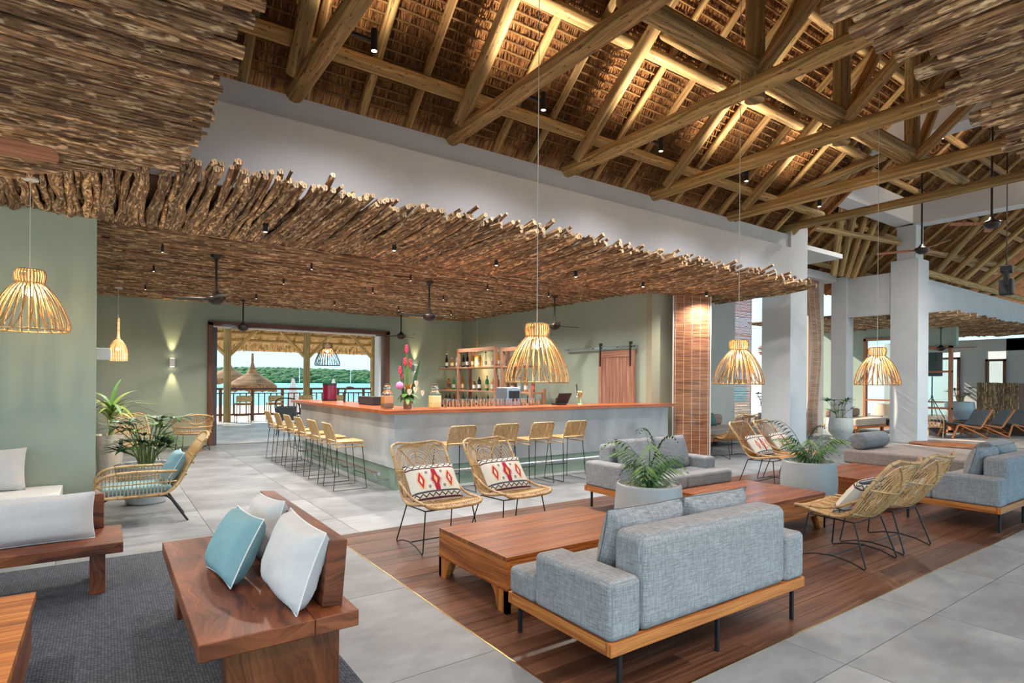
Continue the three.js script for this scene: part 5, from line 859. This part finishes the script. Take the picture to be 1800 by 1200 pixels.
fan('timber bladed fan at the upper right under the near ceiling', [12, 4.17, -3.29], 6.9, 0.65, 0.35, M.orangeWood); fan('timber bladed fan in front of the far pillar top', [13, 4.12, -4.65], 6.6, 0.75, -0.15, M.orangeWood); fan('timber bladed fan under the stage ceiling', [21.2, 2.62, -7.05], 3.3, 0.9, 0.5, M.orangeWood); fan('timber bladed fan mostly beyond the left edge of the picture', [-1.1, 3.06, -5.12], 3.27, 0.82, 0.06, M.orangeWood, 0.8, -1.6);

// ================================================================== BLINDS
function blind(label, A, B, y0, y1, mat, opt = {}) {                   // a split bamboo roller blind hanging between ground points A and B
  const o = thing('bamboo_blind', label, 'blind', [A[0], 0, A[1]], Math.atan2(-(B[1] - A[1]), B[0] - A[0])), L = Math.hypot(B[0] - A[0], B[1] - A[1]), n = Math.round((y1 - y0) / (opt.pitch ?? 0.021)), sl = [];
  const off = (t) => (opt.belly ?? 0) * Math.sin(PI * t) * Math.sin(PI * t * 0.9);
  for (let i = 0; i < n; i++) { const t = i / n, y = y0 + (y1 - y0) * t, g = bx(0, 0, -0.003, L * (1 - (opt.taper ?? 0) * Math.sin(PI * Math.min(1, t * 1.1))), (y1 - y0) / n * rr(0.72, 0.88), 0.003, 0); g.translate(0, y, off(t)); sl.push(g); }
  const m = part(o, 'slats', sl, mat); m.userData.kind = 'stuff';
  const k = opt.strings ?? 5; for (let i = 0; i < k; i++) { const x = L * (0.06 + 0.88 * i / (k - 1)), pts = []; for (let j = 0; j <= 12; j++) pts.push([x, lerp(y0, y1, j / 12), off(j / 12) + 0.005]); part(o, 'string', tube(pts, 0.004, 4), M.cord); }
  part(o, 'edge_tape', [bx(-0.012, y0, -0.005, 0.012, y1, 0.005, 1)], M.cord); if (!opt.taper) part(o, 'edge_tape', [bx(L - 0.012, y0, -0.005, L + 0.012, y1, 0.005, 1)], M.cord);
  part(o, 'head_rail', [rbx(-0.01, y1, -0.015, L + 0.01, y1 + 0.03, 0.015, 0.005)], mat);
  return o;
}
blind('brown split bamboo blind hanging beside the bar end', [8.92, -7.32], [9.62, -6.99], 0.07, 3.17, M.blind);
blind('backlit bamboo blind in the bright opening behind the pendant', [14.0, -9.45], [14.85, -9.45], 0.1, 4.2, M.blindBack, { strings: 4, pitch: 0.03 });
blind('tall narrow bamboo blind billowing right of the end pillar', [15.62, -8.3], [16.5, -8.42], 0.1, 4.35, M.blindPale, { strings: 3, taper: 0.25, belly: 0.15, pitch: 0.036 });
{ const o = thing('rolled_blind', 'half rolled bamboo blind next to the end pillar', 'blind', [15.2, 0, -9.3]); const c = []; for (let i = 0; i < 30; i++) { const a = i / 30 * 5 * PI, r = 0.05 + a * 0.006; c.push([0.0 + r * Math.cos(a), 2.42 + r * Math.sin(a)]); } const s = []; for (let i = 1; i < c.length; i++) s.push(bar([c[i][0], c[i][1], -0.1], [c[i][0], c[i][1], 0.9], 0.012, 5)); part(o, 'roll', s, M.blindPale); part(o, 'sheet', [bx(0.1, 2.5, -0.1, 0.12, 4.2, 0.9, 1)], M.blindBack); }

// ================================================================== RIGHT HAND LOUNGE
{
  const d = thing('daybed', 'taupe daybed platform with a bolster right of the second planter', 'daybed', [10.65, 0, -3.6]);
  part(d, 'plinth', [rbx(-0.78, 0, -0.92, 0.9, 0.22, 0.98, 0.006, 2)], M.teakDark); part(d, 'mattress', [rbx(-0.85, 0.22, -1.0, 0.95, 0.44, 1.06, 0.04, 0, 3)], M.taupe);
  for (const [z, l] of [[-4.42, 'grey bolster at the far end of the taupe daybed'], [-2.78, 'grey bolster at the near end of the taupe daybed by the right edge']]) { const o = thing('bolster', l, 'cushion', [10.4, 0.44, z]); const g = lathe([[0, 0], [0.1, 0], [0.13, 0.02], [0.135, 0.05], [0.135, 0.83], [0.13, 0.86], [0.1, 0.88], [0, 0.88]], 24); g.rotateZ(-PI / 2); g.translate(-0.5, 0.135, 0); part(o, 'cover', g, M.linenDark); }
  const t = thing('stump_table', 'low round log table on the sunlit floor behind the daybed', 'table', [13.0, 0, -4.3]); part(t, 'top', lathe([[0, 0.3], [0.5, 0.3], [0.52, 0.32], [0.52, 0.36], [0.5, 0.38], [0, 0.38]], 32), M.teakDark); for (let i = 0; i < 14; i++) { const a = i / 14 * 2 * PI; part(t, 'log', bar([0.36 * Math.cos(a), 0, 0.36 * Math.sin(a)], [0.36 * Math.cos(a), 0.3, 0.36 * Math.sin(a)], 0.07, 8), M.stick[i % 5]); }
}
function sofaBed(label, pos, turn, mat, names_) {
  const d = thing('daybed', label, 'daybed', pos, turn);
  part(d, 'frame', [rbx(-1.0, 0.14, -0.5, 1.0, 0.21, 0.5, 0.006)], M.teak); for (const x of [-0.85, 0.85]) for (const z of [-0.42, 0.42]) part(d, 'leg', [bx(x - 0.04, 0, z - 0.04, x + 0.04, 0.14, z + 0.04)], M.teak); part(d, 'mattress', [rbx(-0.99, 0.21, -0.49, 0.99, 0.43, 0.49, 0.04, 0, 3)], mat); part(d, 'bolster', [rbx(-0.98, 0.43, -0.49, 0.98, 0.7, -0.27, 0.09, 0, 3)], std({ map: T.linen, color: lin(0.9, 0.6, 0.45), roughness: 0.95 }));
  names_.forEach(([l, x, m]) => { const o = setPillow('cushion', l, 'cushion', 0.42, 0.34, 0.15, m, [0, 0, 0], [-0.35, 0, 0], { pipe: false }); const p = V(x, 0.43, -0.1).applyAxisAngle(V(0, 1, 0), turn); o.position.set(pos[0] + p.x, p.y, pos[2] + p.z); o.rotation.y = turn; });
}
sofaBed('taupe daybed behind the brown bamboo blind', [12.0, 0, -8.75], 0.0, M.taupe, [['dark green cushion on the daybed behind the bamboo blind', 0.25, M.tealDark], ['pale teal cushion on the daybed behind the bamboo blind', -0.55, M.teal]]);
sofaBed('beige daybed under the far timber window', [19.45, 0, -8.75], 0, M.beige, [['left teal cushion on the far beige daybed', -0.75, M.tealDark], ['right teal cushion on the far beige daybed', -0.25, M.tealDark]]);
{ const o = thing('table_lamp', 'cream table lamp beside the far beige daybed', 'lamp', [20.85, 0.35, -8.55]); part(o, 'base', lathe([[0, 0], [0.09, 0], [0.09, 0.02], [0.03, 0.05], [0.03, 0.14], [0, 0.14]], 14), M.whitePaint); part(o, 'shade', lathe([[0.33, 0.13], [0.2, 0.5], [0.195, 0.5], [0.325, 0.13]], 24), new THREE.MeshPhysicalMaterial({ color: lin(0.8, 0.62, 0.45), roughness: 1, transmission: 0.3, thickness: 0 }));
  const s = thing('side_table', 'small dark table under the cream lamp', 'table', [20.85, 0, -8.55]); part(s, 'top', cyl(0.3, 0.3, 0.32, 0.35, 20), M.blackMatte); part(s, 'stem', cyl(0.03, 0.03, 0, 0.32, 8), M.blackMatte); }
struct('floor_stage', [bx(22.3, 0, -11, 27, 0.28, -3.2, 2), bx(22.28, 0.28, -11, 27, 0.3, -3.2, 2)], M.deck[1], 'low timber stage at the far right', 'stage');
{
  const s = thing('speaker_stand', 'black tripod stand carrying the loudspeaker', 'stand', [23.6, 0.3, -8.1]); part(s, 'pole', bar([0, 0.1, 0], [0, 1.47, 0], 0.02, 8), M.black); for (let k = 0; k < 3; k++) { const a = k * 2.1 + 0.4; part(s, 'leg', bar([0, 0.75, 0], [0.55 * Math.cos(a), 0.0, 0.55 * Math.sin(a)], 0.014, 6), M.black); } part(s, 'collar', cyl(0.035, 0.035, 0.7, 0.8, 10), M.black);
  const b = thing('loudspeaker', 'black loudspeaker on a tripod in front of the tall window', 'loudspeaker', [23.6, 1.78, -8.1], -1.15); part(b, 'cabinet', [rbx(-0.28, 0, -0.22, 0.28, 0.82, 0.16, 0.02)], M.blackMatte); part(b, 'grille', [rbx(-0.26, 0.03, 0.155, 0.26, 0.79, 0.175, 0.01)], M.black); 
  const m = thing('stage_light', 'black moving head stage light under the far roof', 'spotlight', [15.14, 3.52, -3.9], 0.2); part(m, 'base', [rbx(-0.14, 0.28, -0.1, 0.14, 0.42, 0.1, 0.02)], M.black); part(m, 'yoke', [rbx(-0.17, 0.0, -0.04, -0.12, 0.3, 0.04, 0.01), rbx(0.12, 0.0, -0.04, 0.17, 0.3, 0.04, 0.01)], M.black); part(m, 'head', [rbx(-0.12, -0.18, -0.12, 0.12, 0.16, 0.12, 0.04)], M.blackMatte); part(m, 'hanging_pole', bar([0, 0.4, 0], [0, 5.2, 0], 0.012, 6), M.black);
  const x = thing('stick_clad_box', 'tall box clad in dark sticks on the stage', 'box', [25.2, 0.3, -6.6]); part(x, 'core', [bx(-0.4, 0, -0.55, 0.4, 1.25, 0.55)], M.backing); const st = []; for (let i = 0; i < 24; i++) st.push([-0.42, -0.55 + i * 0.047]); for (const [px_, z] of st) part(x, 'stick', stickGeo([px_, 0, z], [px_, 1.27, z], rr(0.018, 0.03), 0.006, 6, 4), M.stick[Math.floor(rnd() * 5)]);
}
function slingChair(label, pos, turn) {
  const o = thing('sling_chair', label, 'chair', pos, turn); for (const k of [-0.3, 0.3]) { part(o, 'frame', [tube([[k, 0.0, 0.42], [k, 0.34, 0.28], [k, 0.36, 0.2], [k, 0.26, -0.28], [k, 0.3, -0.34], [k, 0.78, -0.62]], 0.026, 6), tube([[k, 0.34, 0.2], [k, 0.2, -0.1], [k, 0, -0.5]], 0.024, 6)], M.teak); }
  const seat = rbx(-0.3, 0, -0.32, 0.3, 0.035, 0.3, 0.012); seat.rotateX(-0.2); seat.translate(0, 0.32, 0); part(o, 'seat', seat, M.charcoal); const bk = rbx(-0.3, 0, -0.02, 0.3, 0.5, 0.02, 0.012); bk.rotateX(-0.52); bk.translate(0, 0.33, -0.33); part(o, 'backrest', bk, M.charcoal); part(o, 'crossbar', [bar([-0.3, 0.3, -0.32], [0.3, 0.3, -0.32], 0.02), bar([-0.3, 0.12, 0.36], [0.3, 0.12, 0.36], 0.016)], M.teak); return o;
}
const sl0 = slingChair('slate sling chair with its back to us nearest the striped pillar', [19.5, 0.035, -6.0], PI + 0.9);
dup(sl0, 'slate sling chair with its back to us behind the first one', [20.35, 0.035, -5.75], PI + 0.7); dup(sl0, 'slate sling chair in side view at the right edge', [21.6, 0, -5.5], -PI / 2 - 0.35);
{
  const o = thing('rattan_armchair', 'rattan armchair with red floral cushions right of the striped pillar', 'chair', [19.15, 0, -6.75], 0.9); const fl = std({ map: tex(128, (u, v) => { const a = fbm(u, v, 8, 8, 201, 3), b = fbm(u, v, 9, 9, 207, 3); return a > 0.56 ? rgb(168, 60, 42) : b > 0.6 ? rgb(205, 160, 90) : rgb(214, 188, 164); }, 0.4), roughness: 0.9 });
  part(o, 'seat_cushion', [rbx(-0.28, 0.3, -0.26, 0.28, 0.44, 0.28, 0.04, 0, 3)], fl); const bk = rbx(-0.27, 0, -0.06, 0.27, 0.4, 0.06, 0.05, 0, 3); bk.rotateX(-0.25); bk.translate(0, 0.44, -0.22); part(o, 'back_cushion', bk, fl);
  for (const k of [-0.31, 0.31]) { part(o, 'arm_rail', tube(curve([[k, 0.0, 0.3], [k, 0.45, 0.32], [k, 0.58, 0.22], [k, 0.6, -0.1], [k, 0.8, -0.34]], 16), 0.016, 6), M.rattan); part(o, 'leg', bar([k, 0.8, -0.34], [k, 0, -0.3], 0.016, 6), M.rattan); part(o, 'side_rail', [bar([k, 0.3, 0.31], [k, 0.3, -0.31], 0.013), ...[0, 1, 2, 3, 4, 5].map((i) => bar([k, 0.3, 0.26 - i * 0.1], [k, 0.59, 0.22 - i * 0.09], 0.006, 5))], M.rattan); } part(o, 'top_rail', bar([-0.31, 0.8, -0.34], [0.31, 0.8, -0.34], 0.016), M.rattan); part(o, 'front_rail', bar([-0.31, 0.3, 0.31], [0.31, 0.3, 0.31], 0.014), M.rattan);
  solo('subwoofer', [rbx(-0.3, 0, -0.3, 0.3, 0.45, 0.3, 0.02)], M.blackMatte, 'black subwoofer box behind the floral rattan armchair', 'loudspeaker', [20.0, 0, -6.9]);
  solo('rug', [rbx(17.75, 0.001, -6.0, 20.6, 0.012, -4.2, 0.004)], M.taupe, 'taupe rug in front of the slate sling chairs', 'rug');
}
{ const w = thing('wall_speaker', 'small white box on the side of the green wall at the left', 'box', [0.0, 1.72, -8.45]); part(w, 'body', [rbx(-0.085, 0, -0.1, 0.05, 0.14, 0.1, 0.006)], M.whitePaint); part(w, 'bracket', [bx(-0.14, 0.05, -0.02, -0.08, 0.09, 0.02)], M.whitePaint); }
// ================================================================== TERRACE AND BEYOND
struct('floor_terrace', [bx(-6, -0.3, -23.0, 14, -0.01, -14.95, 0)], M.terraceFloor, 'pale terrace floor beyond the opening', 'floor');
struct('ground', [bx(-60, -1.4, -60, 70, -1.0, 40, 0)], M.sand, 'pale sand around the pavilion', 'ground');
{
  const s = struct('sea', [bx(-1500, -2.6, -900, 2600, -2.2, -42, 0)], M.sea, 'turquoise lagoon between the beach and the island', 'water');
}
{ // wooded island across the water
  seed = 808; const isl = struct('island', null, null, 'low wooded island across the lagoon', 'island'); const g = clean(new THREE.PlaneGeometry(2600, 200, 200, 6)); g.rotateX(-PI / 2); const p = g.attributes.position;
  for (let i = 0; i < p.count; i++) { const x = p.getX(i), z = p.getZ(i), e = 1 - Math.pow(Math.abs(z) / 100, 2); p.setY(i, -3 + e * (15 + 3 * Math.sin(x * 0.006 + 1) + 2 * Math.sin(x * 0.017))); } g.computeVertexNormals(); g.translate(420, 0, -760); part(isl, 'hill', g, M.foliage[1]);
  const trees = [[], [], []]; const blob = new THREE.IcosahedronGeometry(1, 1);
  for (let i = 0; i < 4200; i++) { const x = rr(0, 620), z = -rr(660, 760), zz = (z + 760) / 100, e = 1 - zz * zz, y = -3 + e * (15 + 3 * Math.sin((x - 420) * 0.006 + 1) + 2 * Math.sin((x - 420) * 0.017)), s = rr(2.2, 4.6), b = clean(blob.clone()); b.scale(s, s * rr(0.7, 1), s); b.translate(x, y + s * 0.25, z); trees[i % 3].push(b); }
  trees.forEach((t, i) => { part(isl, 'treetops', t, M.foliage[i]).userData.kind = 'stuff'; });
}
{ // terrace roof: posts, beam, braces and thatch eave
  const r = struct('terrace_roof', null, null, 'thatched terrace roof on round timber posts', 'roof'); const Z = -22.5, PX = [0.75, 3.53, 6.27, 8.97, 11.7];
  const log = (n, a, b, rad, k) => part(r, n, tube([a, b], rad, 12, { u0: rr(0, 5), v0: rr(0, 2) }), M.log[k ?? 2]);
  for (const x of PX) { log('post', [x, -0.02, Z], [x, 3.35, Z], 0.125, 1); for (const k of [-1, 1]) log('brace', [x + k * 0.06, 2.35, Z], [x + k * 0.95, 3.28, Z], 0.07, 2); log('tie', [x, 3.5, Z], [x, 3.5, -15], 0.09, 2); }
  log('eave_beam', [-1, 3.42, Z], [13, 3.42, Z], 0.13, 1); log('purlin', [-1, 2.95, -23.3], [13, 2.95, -23.3], 0.06, 2); log('purlin', [-1, 3.2, -22.95], [13, 3.2, -22.95], 0.05, 2); log('purlin', [-1, 4.3, -21.0], [13, 4.3, -21.0], 0.08, 2);
  for (let x = -0.8; x < 13; x += 0.62) log('rafter', [x, 2.62, -24.0], [x, 5.2, -20.0], 0.05, 2);
  const g = new THREE.BufferGeometry(); const q = (a, b, c, d) => [...a, ...b, ...c, ...a, ...c, ...d]; const A = [[-2, 2.6, -24.3], [14, 2.6, -24.3], [14, 5.3, -20], [-2, 5.3, -20], [-2, 5.3, -15], [14, 5.3, -15]], up = A.map(([x, y, z]) => [x, y + 0.35, z]);
  g.setAttribute('position', new THREE.BufferAttribute(new Float32Array([...q(A[0], A[1], A[2], A[3]), ...q(A[3], A[2], A[5], A[4]), ...q(up[3], up[2], up[1], up[0]), ...q(up[4], up[5], up[2], up[3]), ...q(A[1], A[0], up[0], up[1])]), 3)); const uv = []; for (let i = 0; i < g.attributes.position.count; i++) uv.push(g.attributes.position.getY(i) * 1.5, g.attributes.position.getX(i)); g.setAttribute('uv', new THREE.BufferAttribute(new Float32Array(uv), 2)); g.computeVertexNormals(); part(r, 'thatch', g, M.thatchOut);
  seed = 606; const fr = []; for (let x = -1.5; x < 13.5; x += 0.028) { const L = rr(0.28, 0.42), b = bx(-0.012, -L, -0.01, 0.012, 0, 0.01, 1); b.translate(x, 2.98, -24.1 + rr(-0.12, 0.2)); const k = rr(0.8, 1.3); fr.push(tint(b, [k, k * 0.97, k * 0.92])); } part(r, 'eave_fringe', fr, M.thatchFringe).userData.kind = 'stuff';
}
{ // railing
  const o = thing('terrace_railing', 'brown timber railing around the terrace', 'railing', [0, 0, -22.75]);
  part(o, 'top_rail', [rbx(-1, 1.12, -0.07, 13, 1.2, 0.07, 0.01, 0)], M.frameWood); part(o, 'bottom_rail', [rbx(-1, 0.2, -0.03, 13, 0.27, 0.03, 0.006, 0)], M.frameWood); part(o, 'middle_rail', [rbx(-1, 0.98, -0.025, 13, 1.02, 0.025, 0.005, 0)], M.frameWood);
  const post = rbx(-0.05, 0, -0.05, 0.05, 1.13, 0.05, 0.005, 1, 1), bal = bx(-0.02, 0.26, -0.02, 0.02, 0.99, 0.02, 1);
  for (let x = 0.2; x < 12; x += 1.05) part(o, 'post', move(post, x, 0, 0), M.frameWood); for (let x = 0.0; x < 12.2; x += 0.21) part(o, 'baluster', move(bal, x, 0, 0), M.frameWood);
}
{ // high stools at the railing
  const s = thing('terrace_stool', 'rattan backed terrace stool, first from the left at the railing', 'stool', [2.55, 0, -22.0], 0, 'stools at the railing');
  part(s, 'back_roll', [rbx(-0.26, 0.72, 0.16, 0.26, 0.94, 0.26, 0.05, 0, 3)], M.rattan); part(s, 'seat', [rbx(-0.25, 0.6, -0.22, 0.25, 0.68, 0.24, 0.02)], M.rattanDark); for (const x of [-0.23, 0.23]) for (const z of [-0.2, 0.22]) part(s, 'leg', bar([x, 0, z], [x, z > 0 ? 0.9 : 0.62, z], 0.014, 5), M.black); part(s, 'footrest', bar([-0.23, 0.22, -0.2], [0.23, 0.22, -0.2], 0.012, 5), M.black);
  [3.95, 5.0, 6.05, 7.2].forEach((x, i) => dup(s, `rattan backed terrace stool, ${ORD[i + 1]} from the left at the railing`, [x, 0, -22.0], 0, 'stools at the railing'));
  const c = thing('terrace_chair', 'black framed terrace chair with a charcoal cushion beyond the bar', 'chair', [4.1, 0, -16.5], PI - 0.4); part(c, 'frame', [tube(curve([[-0.3, 0.4, 0.28], [-0.32, 0.75, -0.05], [-0.2, 0.98, -0.3], [0.2, 0.98, -0.3], [0.32, 0.75, -0.05], [0.3, 0.4, 0.28]], 20), 0.018, 6), tube(curve([[-0.3, 0.4, 0.28], [-0.2, 0.6, -0.2], [0.2, 0.6, -0.2], [0.3, 0.4, 0.28]], 14), 0.014, 6)], M.rattanBlack); for (const [x, z] of [[-0.27, 0.26], [0.27, 0.26], [-0.22, -0.24], [0.22, -0.24]]) part(c, 'leg', bar([x, 0.42, z], [x * 1.1, 0, z * 1.1], 0.012, 5), M.black); part(c, 'seat_cushion', [rbx(-0.28, 0.4, -0.24, 0.28, 0.5, 0.28, 0.03)], M.charcoal); const b = rbx(-0.26, 0, -0.05, 0.26, 0.3, 0.05, 0.04); b.rotateX(-0.3); b.translate(0, 0.5, -0.18); part(c, 'back_cushion', b, M.charcoal);
}
function palapa(label, x, z, R, H, y0 = -1) {
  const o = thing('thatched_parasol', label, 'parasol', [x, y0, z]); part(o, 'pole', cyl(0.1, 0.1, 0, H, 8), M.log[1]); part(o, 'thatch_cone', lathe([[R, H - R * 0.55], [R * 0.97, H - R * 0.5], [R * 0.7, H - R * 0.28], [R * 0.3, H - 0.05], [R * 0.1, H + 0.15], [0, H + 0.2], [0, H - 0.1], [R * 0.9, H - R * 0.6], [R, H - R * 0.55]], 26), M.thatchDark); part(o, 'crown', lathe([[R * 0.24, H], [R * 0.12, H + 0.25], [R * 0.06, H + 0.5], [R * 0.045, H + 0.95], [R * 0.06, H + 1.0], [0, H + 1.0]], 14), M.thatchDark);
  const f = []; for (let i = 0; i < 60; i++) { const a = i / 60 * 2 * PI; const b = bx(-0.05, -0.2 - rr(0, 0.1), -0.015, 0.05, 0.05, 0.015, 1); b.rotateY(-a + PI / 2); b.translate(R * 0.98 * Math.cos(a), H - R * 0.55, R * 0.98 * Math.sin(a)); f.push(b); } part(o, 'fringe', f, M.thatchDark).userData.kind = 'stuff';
}
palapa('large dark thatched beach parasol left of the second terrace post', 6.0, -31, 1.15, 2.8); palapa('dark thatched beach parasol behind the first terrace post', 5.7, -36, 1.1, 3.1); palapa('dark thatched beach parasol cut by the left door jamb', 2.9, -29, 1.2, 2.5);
function parasol(label, x, z, y0 = -1) { const o = thing('closed_parasol', label, 'parasol', [x, y0, z]); part(o, 'pole', cyl(0.03, 0.03, 0, 2.65, 8), M.frameWood); const g = lathe([[0, 2.6], [0.06, 2.55], [0.12, 2.3], [0.24, 1.7], [0.32, 0.95], [0.26, 0.7], [0, 0.72]], 20), p = g.attributes.position; for (let i = 0; i < p.count; i++) { const a = Math.atan2(p.getZ(i), p.getX(i)), k = 1 + 0.14 * Math.cos(8 * a); p.setX(i, p.getX(i) * k); p.setZ(i, p.getZ(i) * k); } g.computeVertexNormals(); part(o, 'furled_canopy', g, M.canvas); }
parasol('furled beige beach parasol right of the large thatched one', 8.6, -33.5); parasol('furled beige beach parasol left of the middle terrace post', 12.0, -37); parasol('furled beige beach parasol near the right terrace post', 20.0, -42, -1.4);
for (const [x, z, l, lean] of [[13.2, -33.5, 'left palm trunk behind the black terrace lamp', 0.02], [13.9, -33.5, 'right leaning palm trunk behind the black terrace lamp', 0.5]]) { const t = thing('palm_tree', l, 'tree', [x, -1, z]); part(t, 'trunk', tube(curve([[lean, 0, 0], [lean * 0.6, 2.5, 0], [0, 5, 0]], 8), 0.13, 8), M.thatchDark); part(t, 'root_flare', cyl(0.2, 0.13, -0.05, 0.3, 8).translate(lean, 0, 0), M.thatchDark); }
for (const [x, z, l] of [[21, -75, 'small moored boat left of the middle terrace post'], [30, -82, 'small moored boat right of the middle terrace post']]) { const b = thing('boat', l, 'boat', [x, -2.2, z], 0.4); part(b, 'hull', lathe([[0, 0], [0.5, 0.1], [0.9, 0.5], [1.0, 0.8], [0.9, 0.8], [0, 0.3]], 16).scale(2.2, 1, 0.8), M.whitePaint); part(b, 'canopy', [bx(-0.9, 1.7, -0.5, 0.9, 1.78, 0.5)], M.charcoal); for (const [px_, pz] of [[-0.85, -0.45], [0.85, -0.45], [-0.85, 0.45], [0.85, 0.45]]) part(b, 'canopy_post', bar([px_, 0.4, pz], [px_, 1.7, pz], 0.03, 5), M.steel); part(b, 'mast', bar([-1.2, 0.5, 0], [-1.2, 5.5, 0], 0.05, 5), M.steel); }
renderer.render(scene, camera);
